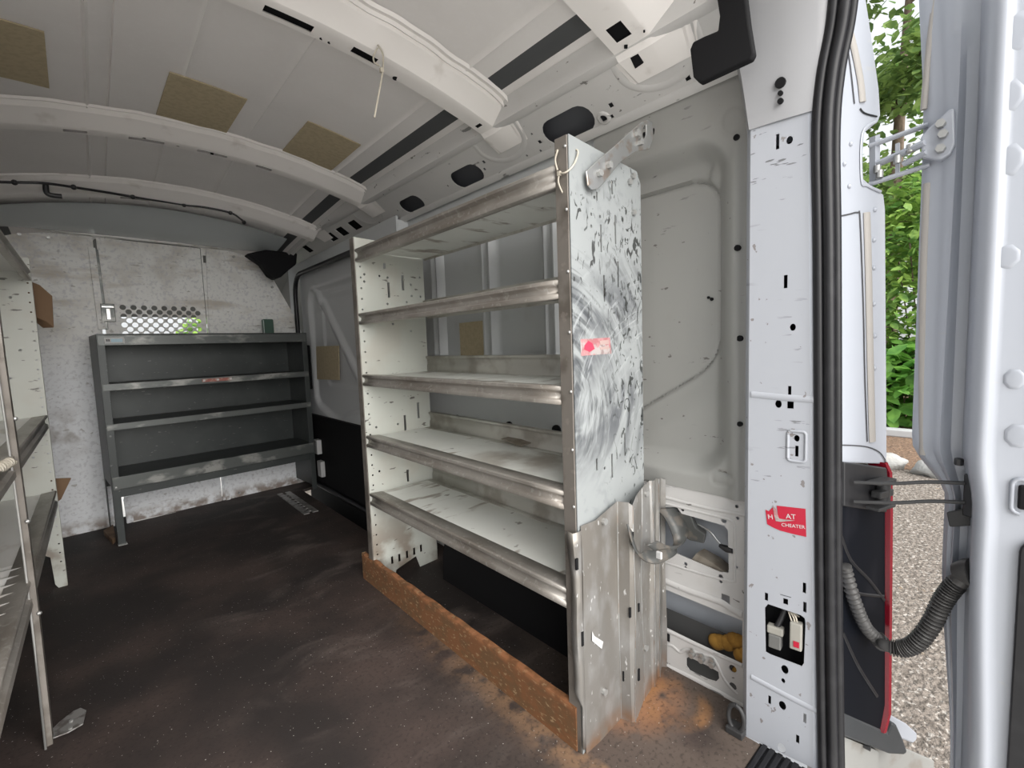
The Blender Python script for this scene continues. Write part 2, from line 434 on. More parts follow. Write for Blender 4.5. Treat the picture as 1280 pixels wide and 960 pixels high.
# roof ribs
RA, RB = V((1.115, 0, 1.822)), V((1.278, 0, 1.715))
RV = (RB-RA).normalized()
RN = V((RV.z, 0, -RV.x))      # towards inside
if RN.x > 0: RN = -RN
def rib(name, y0, y1, depth, slots, label, frac=.5, hole_discs=(), tab=.10):
    """hat section rib running across the van; slots are spans along x cut out of its under side"""
    w = y1-y0
    prof = [(-.034, .002), (-.027, .010), (-.020, .004), (-.010, .005), (-.003, .013), (.006, .008), (.013, .016), (w*frac*.55, depth*.62), (w*frac-.006, depth*.97), (w*frac, depth)]
    bot0 = w*frac; bw = w*(1-frac)-.008
    prof += [(bot0+bw*.28, depth+.001), (bot0+bw*.72, depth+.001), (bot0+bw, depth), (w, .012), (w+.014, .004)]
    ib = 10
    st = [-.43+i*.03 for i in range(53)]
    st = [s for s in st if s < 1.112]+[1.112]
    for (a, b) in slots: st += [a, b]
    st = sorted(set(round(s, 4) for s in st))
    mb = MB(); rows = []; cells = []
    for s in st:
        wig = .003*math.sin(s*23)+.002*math.sin(s*51+1)
        e = sst(-.43, -.30, s)*sst(1.13, .98, s)
        k = .82+.18*e
        rows.append([(s, y0+dy+(wig if j < 7 else 0), roofz(s, y0+dy)-dz*(k if j > 5 else 1)) for j, (dy, dz) in enumerate(prof)])
    for q in range(1, 6):                   # the end bends down on to the side rail
        t = tab*q/5
        base = RA+RV*t
        k = .26*(1-q/5)+.06
        sh = .10*q/5*w
        rows.append([V((base.x, y0+dy*(1-.2*q/5)+sh, base.z))+RN*(dz*k+.002) for dy, dz in prof])
    n0 = 0
    for r in rows: mb.v += [V(p) for p in r]
    W = len(prof)
    for i in range(len(rows)-1):
        mid = (st[i]+st[i+1])/2 if i+1 < len(st) else 99
        for j in range(W-1):
            if j == ib and any(a <= mid <= b for a, b in slots): continue
            mb.f.append((i*W+j, i*W+j+1, (i+1)*W+j+1, (i+1)*W+j))
    t = thing(name, label, 'roof rib', (XC, y0, 1.9), kind='structure')
    mb.build('hat_section', rib_white, t, smooth=14)
    if slots:
        MB().sheet([[(s, y0+bot0-.004, roofz(s, y0+bot0)-depth*.72), (s, y0+w-.004, roofz(s, y0+w)-depth*.72)] for s in [-.36+.0975*i for i in range(16)]]).build('slot_shade', matblack, t)  # black sheet above the slots paints the shade inside the rib
    for (u, v, r) in hole_discs:
        p = onroof(u, v, -depth*.95)
        MB().cyl(p+V((0,0,.002)), p-V((0,0,.0035)), r, 12).build('hole_shade', matblack, t)  # open hole drawn as a black disc, its shade in the colour
    return t
def xr(u, v, d=.05): return onroof(u, v, -d).x
def xr(u, v, d=.05): return onroof(u, v, -d).x
rib('trim_1', .60, .80, .055, [(.52,.66),(.86,.90),(xr(757,36),xr(778,50))], 'wide white roof rib nearest the rear doors', .45)
for px4 in ([(787,71),(797,66),(804,79),(794,86)], [(780,57),(784,57),(784,61),(780,61)], [(804,38),(806,38),(806,41),(804,41)]):
    q4 = [onp(u, v, RA+RN*.0165, RN) for u, v in px4]
    MB().prism(q4, -RN*.004).build('hole_shade', matblack, bpy.data.objects['trim_1'])  # black pieces painting the shade of open holes
rib('trim_2', 1.235, 1.385, .055, [(xr(330,5), xr(388,38)), (xr(437,62), xr(467,78)), (xr(590,160), xr(598,160))], 'white roof rib with a cream cable tie hanging from it', .52,
    [(495,97,.011), (402,47,.006), (412,52,.006)])
rib('trim_3', 2.315, 2.455, .05, [(xr(78,157), xr(109,168)), (xr(160,180), xr(203,188)), (xr(242,199), xr(278,207)), (xr(314,216), xr(334,220))], 'white roof rib between tan pads and the black cable', .62,
    [(180,172,.006), (222,182,.006), (265,192,.006)])
rib('trim_4', 3.03, 3.17, .05, [(xr(150,252), xr(185,258)), (xr(215,262), xr(243,268))], 'white roof rib nearest the bulkhead carrying a black cable', .6)

# side rail with its ovals
rail = thing('trim_5', 'white pressed side rail with oval openings above the right shelving', 'roof rail', (1.2, 2, 1.77), kind='structure')
RNo = RV.cross(V((0,1,0)))
def rp(u, v):
    p = onp(u, v, RA, RN)
    return (p.y, (p-RA).dot(RV))
L_ = (RB-RA).length
def oval(c, hl, hr, n=8):
    out = []
    for k in range(n+1):
        a = -PI/2+PI*k/n; out.append((c[0]+hl+hr*math.cos(a), c[1]+hr*math.sin(a)))
    for k in range(n+1):
        a = PI/2+PI*k/n; out.append((c[0]-hl+hr*math.cos(a), c[1]+hr*math.sin(a)))
    return out
holes = []
for (u, v, hl, hr) in ((710,157,.055,.047), (584,220,.052,.042), (515,255,.05,.040)):
    holes.append(oval(rp(u, v), hl, hr))
for (u, v, w) in ((444,281,.06),(428,289,.06),(415,296,.062),(385,311,.055)):
    c = rp(u, v); holes.append(rect(c[0], c[1], w*1.5, .062))
for (u, v, r) in ((755,147,.011),(764,131,.008),(765,145,.006),(675,177,.007),(676,188,.005),(859,84,.009),(860,97,.008),(605,202,.007),(606,211,.006),
                  (482,277,.006),(494,270,.006),(497,263,.005),(560,232,.005),(665,167,.004),(659,194,.004)):
    c = rp(u, v)
    if .012 < c[1] < L_-.012: holes.append(rect(c[0], c[1], r*1.8, r*1.8))
MB().plate(RA, (0,1,0), RV, [(.50,0),(3.93,0),(3.93,L_),(.50,L_)], holes, .002).build('rail_face', white, rail)
MB().sheet([[RA+V((0,y,0))-RN*.04, RB+V((0,y,0))-RN*.04] for y in (.5,1.5,2.45)]).build('rail_shade', mat('rail cavity shade', (.10,.105,.118), .5), rail)  # dark backing gives the oval openings their shade by colour
MB().sheet([[RA+V((0,y,0))-RN*.025, RB+V((0,y,0))-RN*.025] for y in (2.47,3.2,3.93)]).build('rail_shade', matblack, rail)  # black backing, shade of the square openings put into colour
for (u, v) in ((755,147),):
    c = rp(u, v); P = RA+V((0,c[0],0))+RV*c[1]
    rows = []
    for (r, h) in ((.012,.006),(.018,.007),(.022,.004),(.024,0)):
        rows.append([P+V((0,math.cos(2*PI*k/16),0))*r+RV*(r*math.sin(2*PI*k/16))+RN*h for k in range(16)])
    MB().sheet(rows, True).build('bushing', white, rail, smooth=60)
# roof to rail flange and the small ridges on the rail
rr = []
for y in [.5+.15*i for i in range(24)]:
    rr.append([V((1.085,y,roofz(1.085,y)-.001)), V((1.10,y,roofz(1.10,y)-.012)), RA+V((0,y,0))+RN*.010, RA+V((0,y,0))+RV*.02+RN*.009, RA+V((0,y,0))+RV*.03+RN*.001])
MB().sheet(rr).build('flange', white, rail, smooth=40)
lp = []
for y in [.5+.15*i for i in range(24)]:
    lp.append([RA+RV*(L_-.03)+V((0,y,0))+RN*.001, RA+RV*(L_-.02)+V((0,y,0))+RN*.007, RA+RV*L_+V((0,y,0))+RN*.006, RA+RV*(L_+.006)+V((0,y,0))-RN*.01])
MB().sheet(lp).build('lower_seam', white, rail, smooth=40)
for yy, hh in ((.66,.12),(1.30,.1),(2.42,.09)):    # U-shaped pressing round each rib end
    path = []
    for k in range(13):
        a = PI*k/12
        path.append(RA+V((0, yy+.04+.115*math.cos(a), 0))+RV*(.055+.085*math.sin(a))+RN*.001)
    path = [RA+V((0,yy+.04+.115,0))+RV*.01+RN*.001]+path+[RA+V((0,yy+.04-.115,0))+RV*.01+RN*.001]
    MB().tube(spl(path, 3), .013, 8, flat=.2, upv=RN).build('pressing', white, rail, smooth=60)

# outer skin (roof and both sides)
shell = thing('wall_outer', 'outer sheet metal of the van body', 'van body', (XC, 2, 0), kind='structure')
half = [(1.40,-.45),(1.425,.1),(1.43,.8),(1.40,1.45),(1.35,1.72),(1.25,1.9),(1.05,2.0),(.7,2.035)]
prof = half+[(2*XC-x, z) for x, z in half[::-1]]
rows = [[(x, y, z-max(0, (y-3.1))*.10*(z > 1.5)) for x, z in prof] for y in (.315, 1.2, 2.2, 3.1, 3.95)]
MB().sheet(rows).build('body_sheet', skin_m, shell, smooth=40)
MB().sheet([[(-.41,.29,roofz(-.41,.29)),(.36,.29,1.985),(1.13,.29,roofz(1.13,.29))],[(-.3,.275,1.985),(.36,.275,2.034),(1.02,.275,1.985)]]).build('rear_header', white, shell)

# ------------------------------------------------------------------ right wall, rear bay: one pressed sheet
wallr = thing('wall_right', 'white pressed steel side wall of the van', 'wall', (1.3, 1.5, 0), kind='structure')
def sd_rr(y, z, y0, y1, z0, z1, r):
    qx = abs(y-(y0+y1)/2)-(y1-y0)/2+r; qz = abs(z-(z0+z1)/2)-(z1-z0)/2+r
    return math.hypot(max(qx,0), max(qz,0))+min(max(qx,qz),0)-r
def smax(a, b, k):
    h = max(k-abs(a-b), 0)/k
    return max(a, b)+h*h*k*.25
def rear_bay(y, z):
    x = 1.292+.004*sst(1.2,.7,z)-.012*sst(1.6,1.74,z)
    d1 = sd_rr(y, z, .572, 1.9, .655, 1.59, .10)
    x += .055*sst(.012, -.05, d1)
    d2 = smax(smax(.612-y, z-1.505, .10), (.965-.60*(y-.637))-z, .09)
    x -= .012*sst(.028, .016, d2)*sst(-.012, .0, d2+.0)*0
    x += .010*sst(.003, -.003, d2)
    x += .010*max(0, 1-abs(d2+.001)/.006)
    # lower sloping shoulder under the blank window
    d3 = (z-(.90-.60*(y-.637)))
    x -= .012*sst(.05,-.05, d3)*sst(0,-.05,d1)
    e = math.hypot((y-.555)/.032, (z-1.615)/.032)
    x += .004*max(0, 1-abs(e-1)/.25)
    q = sd_rr(y, z, .548, .612, .632, .668, .017)
    x += .006*max(0, 1-abs(q)/.005)
    x -= .013*math.exp(-((y-.545)/.017)**2)*sst(1.60,1.48,z)
    x += .012*sst(.512,.500,y)
    g = math.hypot((y-.625)/.02, (z-1.50)/.045)
    x -= .008*sst(1, .4, g)
    return x
ys = [.478+i*.006 for i in range(88)]; zs = [.600+i*.0068 for i in range(166)]
MB().sheet([[(rear_bay(y, z), y, z) for y in ys] for z in zs]).build('rear_bay', shaded_wall_white, wallr, smooth=60)
for (u, v, r) in ((921,172,.008),(922,310,.008),(925,423,.008),(925,530,.007),(886,372,.004),(890,374,.005)):
    p = on(u, v, 0, 1.292)
    for _ in range(4): p = on(u, v, 0, rear_bay(p.y, p.z))
    MB().cyl(p+V((.008,0,0)), p-V((.004,0,0)), r, 12).build('hole_shade', matblack, wallr)  # black disc for the shade in an open hole
# ridge of the pillar inner edge, with creases
pth = [(1.288,.500,.62),(1.285,.500,1.0),(1.285,.505,1.35),(1.280,.515,1.6)]

# middle bay behind the shelving
def mid_bay(y, z):
    x = 1.292
    d = sd_rr(y, z, .8, 2.30, .985, 1.56, .05)
    x += .075*sst(.01, -.02, d)
    if d < 0:
        for yc in (2.08, 1.66, 1.27):
            e = abs(y-yc)
            x -= .035*sst(.048, .030, e)-.014*sst(.016, .006, e)
    d = sd_rr(y, z, .85, 2.30, .60, .885, .04)
    x += .04*sst(.01, -.02, d)
    x += .018*max(0, 1-abs(z-.925)/.012)
    return x
ys = [.98+i*.0125 for i in range(110)]; zs = [.60+i*.0125 for i in range(91)]
MB().sheet([[(mid_bay(y, z), y, z) for y in ys] for z in zs]).build('middle_bay', mid_m, wallr, smooth=50)
for (u, v) in ((572,524),(637,533),(696,538)):
    p = on(u, v, 0, 1.33)
    MB().cyl(p+V((.004,0,0)), p-V((.006,0,0)), .022, 14).build('hole_shade', matblack, wallr)

# lower plate with the openings
def wp(u, v): 
    p = on(u, v, 0, 1.30); return (p.y, p.z)
hl = []
hl.append([wp(*q) for q in ((823,634),(846,634),(852,642),(905,657),(910,663),(911,716),(900,715),(846,692),(828,690),(822,686))])
hl.append([wp(*q) for q in ((820,732),(928,776),(928,829),(926,831),(821,779))])
ov = [(858,823),(861,821),(888,834),(898,840),(899,848),(895,852),(885,849),(862,838),(858,832)]
hl.append([wp(*q) for q in ov])
for (u, v, r) in ((916,836,.011),(916,858,.011)):
    c = wp(u, v); hl.append(circ(c[0], c[1], r, r, 10))
for (u, v, r) in ((853,637,.006),(905,651,.008),(921,633,.005),(922,648,.005),(857,705,.006),(901,721,.007),(921,709,.004),(857,709,.004),(901,727,.005)):
    c = wp(u, v); hl.append(circ(c[0], c[1], r, r, 8))
c = wp(907,749); hl.append(rect(c[0], c[1], .024, .026))
c = wp(925,770)
MB().plate((1.30,0,0), (0,1,0), (0,0,1), [(.478,0),(2.3,0),(2.3,.603),(.478,.603)], hl, .0025).build('lower_sheet', white, wallr)
# folds and beads on the lower plate
def bead(pts, r, name='bead', flat=.5, mt=None):
    MB().tube(spl([V((1.299, *wp(*q))) for q in pts], 4), r, 8, flat=flat, upv=(1,0,0)).build(name, mt or white, wallr, smooth=60)
bead([(822,722),(860,738),(900,752),(912,760),(928,768)], .010)
bead([(822,782),(870,805),(928,832)], .007)
bead([(826,620),(880,634),(938,645)], .005)
bead([(826,628),(895,645),(912,650),(918,660),(918,718),(912,726),(860,712),(824,700)], .004)
bead([(822,808),(838,806),(850,815),(858,812),(880,818),(893,824),(906,850),(922,868)], .005)
bead([(822,828),(870,850),(933,885)], .009)
# inner face of the outer skin as seen through the openings, and wheel arch
inr = MB().sheet([[(1.375,.36,-.02),(1.375,.9,-.02),(1.375,2.2,-.02)],[(1.385,.36,.21),(1.385,.9,.21),(1.385,2.2,.21)],[(1.378,.36,.215),(1.378,.9,.215),(1.378,2.2,.215)],[(1.385,.36,.62),(1.385,.9,.62),(1.385,2.2,.62)]])
inr.build('inner_skin', skin_m, wallr)
MB().sheet([[(1.345,y,-.02) for y in (.40,.7,.95)],[(1.345,y,.165) for y in (.40,.7,.95)]]).build('sill_shade', mat('sill cavity shade', (.07,.07,.07), .7), wallr)  # dark sheet added so the openings look shaded inside
wa = []
for k in range(19):
    a = PI*k/18
    yy = 1.36-.40*math.cos(a); zz = .40*math.sin(a)**.7 if math.sin(a) > 0 else 0
    wa.append([(1.10,yy,zz*.92),(1.13,yy,zz),(1.298,yy,zz)])
mb = MB().sheet(wa)
mb.add([(1.10,1.36-.40*math.cos(PI*k/18),.92*.40*max(0,math.sin(PI*k/18))**.7) for k in range(19)], [tuple(range(19))])
mb.build('wheel_arch', matblack, wallr, label='black wheel arch under the shelving', smooth=40)

# studs on the lower sheet
for (u, v) in ((867,817),(879,823),(892,829)):
    p = V((1.298, *wp(u, v)))
    MB().cyl(p, p-V((.016,0,0)), .008, 10).cyl(p+V((-.006,0,.014)), p+V((-.012,0,.014)), .006, 8).cyl(p-V((.0,0,0)), p+V((-.006,0,.016)), .0045, 8).build('stud', bolt_m, wallr, label='bright threaded stud')
p = V((1.299, *wp(828,793)))
MB().box(p.x-.004,p.x,p.y-.028,p.y+.028,p.z-.012,p.z+.014).build('rubber_plug', blackrub, wallr, bevel=.002)

# front part of the right wall with the sliding door opening
do = rrect(2.44, 3.90, .02, 1.655, .16)
MB().plate((1.222,0,0), (0,1,0), (0,0,1), [(2.24,0),(4.05,0),(4.05,1.72),(2.24,1.735)], [do], .012).build('door_surround', mid_m, wallr)
MB().sheet([[(1.30,2.24,0),(1.30,2.24,.6),(1.292,2.24,1.72)],[(1.222,2.26,0),(1.222,2.26,.6),(1.222,2.26,1.72)]]).build('pillar_return', mid_m, wallr)
sp = [V((1.212, q[0], q[1])) for q in do if q[1] > .03]
sl = MB().tube([V((1.213, y, z)) for y, z in rrect(2.455, 3.885, .03, 1.64, .15)]+[V((1.213, 3.885-.15, .03))], .017, 8)
sl.build('door_seal', blackrub, wallr, label='black rubber seal round the sliding door', smooth=60)

# sliding door
sd = thing('door_1', 'grey inner side of the closed sliding door beyond the shelving', 'door', (1.26, 3.2, 0), kind='structure')
def slide(y, z):
    x = 1.262
    d = sd_rr(y, z, 2.5, 3.76, .60, 1.52, .12)
    x += .03*sst(.0, -.03, d)
    d2 = smax(sd_rr(y, z, 2.6, 3.55, .8, 1.44, .08), ((y-3.02)*.72+(z-1.25)*-.69)*0-9, .05)
    x += .012*sst(.004, -.004, d2)
    # diagonal brace
    e = abs((y-3.52)*.62+(z-1.42)*-.78*1.0+0) if 0 else abs((z-1.42)-(y-3.55)*1.0)/1.414
    x -= .022*sst(.045, .02, e)*sst(.02, -.02, d)
    return x
ys = [2.42+i*.015 for i in range(100)]; zs = [.52+i*.015 for i in range(77)]
MB().sheet([[(slide(y, z-.05*math.sin(y*7)*sst(.75,.55,z)), y, z) for y in ys] for z in zs]).build('inner_panel', slide_m, sd, smooth=50)
MB().box(1.235,1.262,2.42,3.92,-.2,.56).build('lower_trim', matblack, sd, label='matt black lower trim')
MB().box(1.222,1.25,3.74,3.80,.76,1.10).build('latch_trim', matblack, sd, bevel=.01)
MB().box(1.20,1.24,3.60,3.68,.27,.38).box(1.205,1.24,3.56,3.64,.10,.22).build('guide_block', paper, sd, label='pale guide block', bevel=.006)
pdn = [on(u, v, 0, 1.284) for u, v in ((396,433),(424,432),(425,475),(397,474))]
pad = MB().prism(pdn, (-.005,0,0)).build('damping_pad', tan_m, sd, label='brown damping pad')

# left wall (beyond the left shelving) 
lw = thing('wall_left', 'white side wall behind the left shelving', 'wall', (-.58, 2, 0), kind='structure')
MB().sheet([[(-.575,y,z) for y in (.3,1.2,2.1,3.0,3.9)] for z in (0,.6,1.2,1.72)]).build('side_sheet', white, lw)
MB().sheet([[(-.575,y,1.72) for y in (.3,2,3.9)],[(-.395,y,1.825) for y in (.3,2,3.9)]]).build('rail_face', white, lw)

# ------------------------------------------------------------------ floor
fl = thing('floor', 'dark stained rubber cargo floor of the van', 'floor', (XC, 2, 0), kind='structure')
MB().plate((0,0,-.02), (1,0,0), (0,1,0), [(-.575,.44),(1.20,.44),(1.20,.50),(1.31,.50),(1.31,2.3),(1.10,2.36),(1.10,3.70),(1.22,3.74),(1.22,4.0),(-.575,4.0)], [], .02).build('deck', floor_m, fl)
MB().box(1.08,1.32,2.3,3.8,-.24,-.2).box(1.09,1.10,2.34,3.72,-.22,-.02).build('step_well', matblack, fl, label='black sliding door step well')
sm = MB()
for i in range(7):
    y0 = .315+i*.018
    sm.box(-.575,1.205,y0,y0+.012,-.02,.004)
sm.box(-.575,1.21,.30,.445,-.05,-.004)
sm.build('sill_plate', blackrub, fl, label='ribbed black rear sill', bevel=.002)
ts = MB().box(.93,.965,3.12,3.72,0,.006).box(.985,1.02,3.12,3.72,0,.006)
for i in range(9): ts.box(.955,.995,3.16+i*.06,3.18+i*.06,0,.005)
ts.build('floor_track', barm, fl, label='slotted metal track by the sliding door')

# ------------------------------------------------------------------ bulkhead
SK = .085
def by(x): return 3.83+SK*x
BU = V((1, SK, 0)).normalized()
bk = thing('wall_front', 'scuffed white bulkhead with a perforated centre panel', 'bulkhead', (.36, by(.36), 0), kind='structure')
B0 = V((0, by(0), 0))
BN = V((0,0,1)).cross(BU) 
def bp(u, v):
    p = onp(u, v, B0, V((-SK,1,0)).normalized())
    return ((p-B0).dot(BU), p.z)
xl, xr_ = bp(118,310)[0], bp(256,380)[0]
MB().plate(B0, BU, (0,0,1), [(-.58,0),(xl-.004,0),(xl-.004,1.79),(-.58,1.79)], [], -.004).build('left_panel', bulk_m, bk)
cut = [bp(320,317), bp(341,348), bp(372,402), bp(378,420)]
MB().plate(B0, BU, (0,0,1), [(xr_+.004,0),(1.23,0),(1.23,cut[3][1]),cut[3],cut[2],cut[1],cut[0],(xr_+.004,1.79)], [rect(*bp(256,324), .02, .05)], -.004).build('right_panel', bulk_m, bk)
ph = []
h0 = bp(148,384); h1 = bp(147,414)
rp_ = .0275
for r in range(7):
    for k in range(9):
        cx = xl+.105+k*.0535+(.02675 if r % 2 else 0); cz = h0[1]-r*rp_
        if cx < xr_-.035: ph.append(circ(cx, cz, .0165, .0165, 10))
MB().plate(B0, BU, (0,0,1), [(xl+.012,0),(xr_,0),(xr_,1.785),(xl+.012,1.785)], ph, -.004).build('perforated_panel', bulk_m, bk)
def bbar(u0, v0, u1, v1, w, name, mt, th=.006):
    a, b = bp(u0, v0), bp(u1, v1)
    A = B0+BU*a[0]+V((0,0,a[1])); Bq = B0+BU*b[0]+V((0,0,b[1]))
    d = (Bq-A); s = d.normalized().cross(V((-SK,1,0)).normalized())
    return MB().obox((A+Bq)/2-V((-SK,1,0))*(th+.004), d/2, s*w/2, V((-SK,1,0))*th/2*1.0).build(name, mt, bk, bevel=.002)
bbar(15,284,318,315.5,.018, 'top_trim', alu_m, .034)
bbar(120,312,133,412,.018, 'hinge_strip', darklip_m)
bbar(114,310,127,412,.034, 'seam_strip', bulk_m, .010)
bbar(259,314,263,416,.024, 'seam_strip', bulk_m, .010)
bbar(281,596,285,626,.03, 'lower_frame', bulk_m, .008)
bbar(158,622,163,654,.035, 'lower_frame', bulk_m, .008)
bbar(166,652,283,627,.012, 'lower_frame', alu_m, .01)
for (u, v) in ((24,293),(60,297),(292,321),(313,323),(325,334),(340,359),(141,653),(299,616),(374,606),(372,600)):
    a = bp(u, v); P = B0+BU*a[0]+V((0,0,a[1]))
    MB().cyl(P, P-V((-SK,1,0))*.012, .009, 8).build('bolt', bolt_m, bk)
# roof header curving down to the bulkhead
rows = []
for k in range(9):
    t = k/8
    y = 3.35+.46*t
    s_ = t**1.6
    rows.append([(x, y+SK*x*t, (1-s_)*(roofz(x, y)-.012)+s_*1.796-.02*math.sin(PI*t)) for x in [-.41+.11*i for i in range(14)]])
MB().sheet(rows).build('header_panel', mat('header grey sheet', (.52,.56,.57), .25), bk, label='grey curved header above the bulkhead', smooth=60)
# latch
lt = bp(134,385); Pq = B0+BU*lt[0]+V((0,0,lt[1]-.03))
la = MB().obox(Pq-V((-SK,1,0))*.012, BU*.034, V((-SK,1,0))*.008, V((0,0,.055)))
lo = la.build('latch_plate', darklip_m, bk, label='worn steel slide latch', bevel=.003)
MB().obox(Pq-V((-SK,1,0))*.026+V((0,0,-.01)), BU*.010, V((-SK,1,0))*.006, V((0,0,.034))).obox(Pq-V((-SK,1,0))*.024+V((0,0,.035)), BU*.03, V((-SK,1,0))*.006, V((0,0,.006))).build('bolt', zinc, lo, bevel=.002)
# dark cap in the top corner
cp = [(308,317),(332,312),(372,316),(371,330),(362,337),(352,346),(345,349),(337,344),(327,330)]
MB().prism([onp(u, v, (0,3.5,0), V((-SK,1,0)).normalized()) for u, v in cp], (.0,.10,.0)).build('corner_cap', matblack, bk, label='black corner cap above the bulkhead', bevel=.012)

# cab ahead of the bulkhead, seen only through the perforations
cab = thing('wall_cab', 'cab lining seen through the perforated bulkhead', 'cab', (.36, 4.8, 0), kind='structure')
dk = mat('cab grey lining', (.22,.22,.21), .8)
MB().sheet([[(-.6,4.0,1.95),(1.35,4.0,1.95)],[(-.6,4.9,1.52),(1.35,4.9,1.52)],[(-.6,5.3,1.405),(1.35,5.3,1.405)]]).build('headlining', dk, cab)
MB().box(-.6,1.35,5.3,5.7,.0,1.12).build('dashboard', dk, cab, bevel=.05)
MB().box(-.62,-.6,4.0,5.3,0,1.95).box(1.35,1.37,4.0,5.3,0,1.95).build('side_lining', dk, cab)

# ------------------------------------------------------------------ rear door pillar
pil = thing('pillar_rear', 'white rear door pillar with slots and scuffs', 'pillar', (1.21, .4, 0), kind='structure')
PU = V((.018,-.143,0)).normalized(); P0 = V((1.202,.471,0)); PN = V((-PU.y, PU.x, 0)); 
def pp(u, v):
    p = onp(u, v, P0, PN); return ((p-P0).dot(PU), p.z)
hs = []
def hrect(u, v, wpx, hpx):
    a, b = pp(u-wpx/2, v-hpx/2), pp(u+wpx/2, v+hpx/2)
    hs.append([(a[0], b[1]), (b[0], b[1]), (b[0], a[1]), (a[0], a[1])])
def hcirc(u, v, rpx):
    a = pp(u, v); b = pp(u, v+rpx); e = pp(u+rpx*.85, v)
    hs.append(circ(a[0], a[1], abs(e[0]-a[0]), abs(a[1]-b[1]), 12))
for q in ((972,177,4,18),(982,352,4.5,16),(987,490,4,15),(988,506,8,10),(996,564,4,14),(958,746,4,11),(1005.5,735,4,14),(1006,759,4,14),(962,875,3.5,12),(1006,898,3.5,13),(997,924,4,12),(982,752,6,9),(982,745,14,3)):
    hrect(*q)
for q in ((987,175,5),(991,409,4.5),(973,505,5),(996,548,4.2),(981,837,5.5),(979,851,3),(978,882,5.5),(977,935,6)):
    hcirc(*q)
hs.append([pp(*q) for q in ((960,755),(1001,769),(1006,773),(1007,779),(1005,829),(1002,833),(962,818),(957,815),(956,760))])
def PW(z): return lerp_tab([(.02, pp(1017,945)[0]), (.9, pp(1013,490)[0]), (1.5, pp(1009,160)[0])], z)
MB().plate(P0, PU, (0,0,1), [(-.004,0),(PW(0),0),(PW(.9),.9),(PW(1.545),1.545),(-.004,1.545)], hs, -.0025).build('pillar_face', pillar_white, pil)
# inner edge, rounded rear edge
def pz(a, z, out=0.): return P0+PU*a+V((0,0,z))+PN*out
e1 = [(-.004,0),(-.012,.006),(-.016,.016),(-.016,.095)]
zz = [0,.4,.8,1.2,1.545]
sgn = 1 if PN.x > 0 else -1
ro_ = -sgn
MB().sheet([[pz(a, z, sgn*o) for a, o in e1] for z in zz]).build('inner_edge', pillar_white, pil, smooth=60)
e2 = [(0,0),(.007,.001),(.013,.005),(.016,.012),(.03,.018),(.05,.022),(.05,.08)]
MB().sheet([[pz(PW(z)+a, z, sgn*o) for a, o in e2] for z in zz]).build('rear_edge', door_white, pil, smooth=60)
MB().add([pz(0,.0,-ro_*.05), pz(.115,.0,-ro_*.05), pz(.115,1.5,-ro_*.05), pz(0,1.5,-ro_*.05)], [(0,1,2,3)]).build('cavity_shade', matblack, pil, label='black sheet for the pillar cavity shade')  # black backing puts the shade behind the slots into colour
# step lines pressed across the pillar
for (q0, q1, r) in (((939,846),(1021,889),.0045),((939,493),(1020,500),.005)):
    a, b = pp(*q0), pp(*q1)
    MB().tube([pz(a[0], a[1]), pz((a[0]+b[0])/2, (a[1]+b[1])/2-.001), pz(b[0], b[1])], r*1.6, 8, flat=.35, upv=PN).build('pressed_line', pillar_white, pil, smooth=60)
a, b = pp(985,538), pp(1007,578)
MB().tube([pz(*q, 0) for q in rrect(a[0], b[0], b[1], a[1], .008, 4)]+[pz(*rrect(a[0], b[0], b[1], a[1], .008, 4)[0])], .0035, 8, upv=PN).build('pressed_line', pillar_white, pil, smooth=60)
# upper part leaning in towards the roof
rows = []
for k in range(12):
    t = k/11
    z = 1.535+.40*t
    ins = .012*t+.13*t*t*t
    y1_, y0_ = .478+.05*t, .335-.03*t
    x0 = 1.199-ins
    rows.append([(x0+.11, y1_+.03, z), (x0+.02, y1_+.012, z), (x0, y1_, z), (x0+.006, (y0_+y1_)/2, z), (x0+.014, y0_+.02, z), (x0+.024, y0_, z), (x0+.04, y0_-.006, z), (x0+.09, y0_-.004, z)])
MB().sheet(rows).build('upper_cover', mat('pillar paint toned by light', (.31,.312,.325), .4), pil, smooth=50)  # pillar paint with its warmer, dimmer light put into the colour
for (u, v, r) in ((975,103,.011),(975,116,.005),(975,126,.006)):
    p = on(u, v, 0, 1.196)
    MB().cyl(p+V((.006,0,0)), p-V((.001,0,0)), r, 12).build('hole_shade', matblack, pil)
# dark corner cover at the roof
dc = [(862,62),(866,52),(880,45),(897,38),(899,20),(893,-20),(930,-20),(936,30),(942,66),(938,74),(874,104),(866,96)]
MB().prism([on(u, v, 0, 1.085) for u, v in dc], (.02,.0,.0)).build('corner_cover', matblack, pil, label='black cover at the top rear corner', bevel=.004)

# rubber seal of the door opening
seal = thing('trim_6', 'black rubber seal down the rear door opening', 'door seal', (1.22, .31, 0), kind='structure')
sp = [(1.226,.284,-.05),(1.226,.290,.1),(1.226,.302,.5),(1.226,.311,.9),(1.226,.319,1.25),(1.224,.325,1.48),(1.222,.318,1.60),(1.216,.300,1.70),(1.19,.288,1.79),(1.13,.28,1.88),(1.02,.277,1.95),(.8,.275,1.985)]
sps = spl(sp, 6)
MB().tube(sps, .0125, 10).build('outer_bead', blackrub, seal, smooth=60)
MB().tube([p+V((-.004,.019,0)) for p in sps], .0105, 10).build('inner_bead', blackrub, seal, smooth=60)
MB().tube([p+V((.012,-.012,0)) for p in sps], .010, 8).build('lip_bead', blackrub, seal, smooth=60)

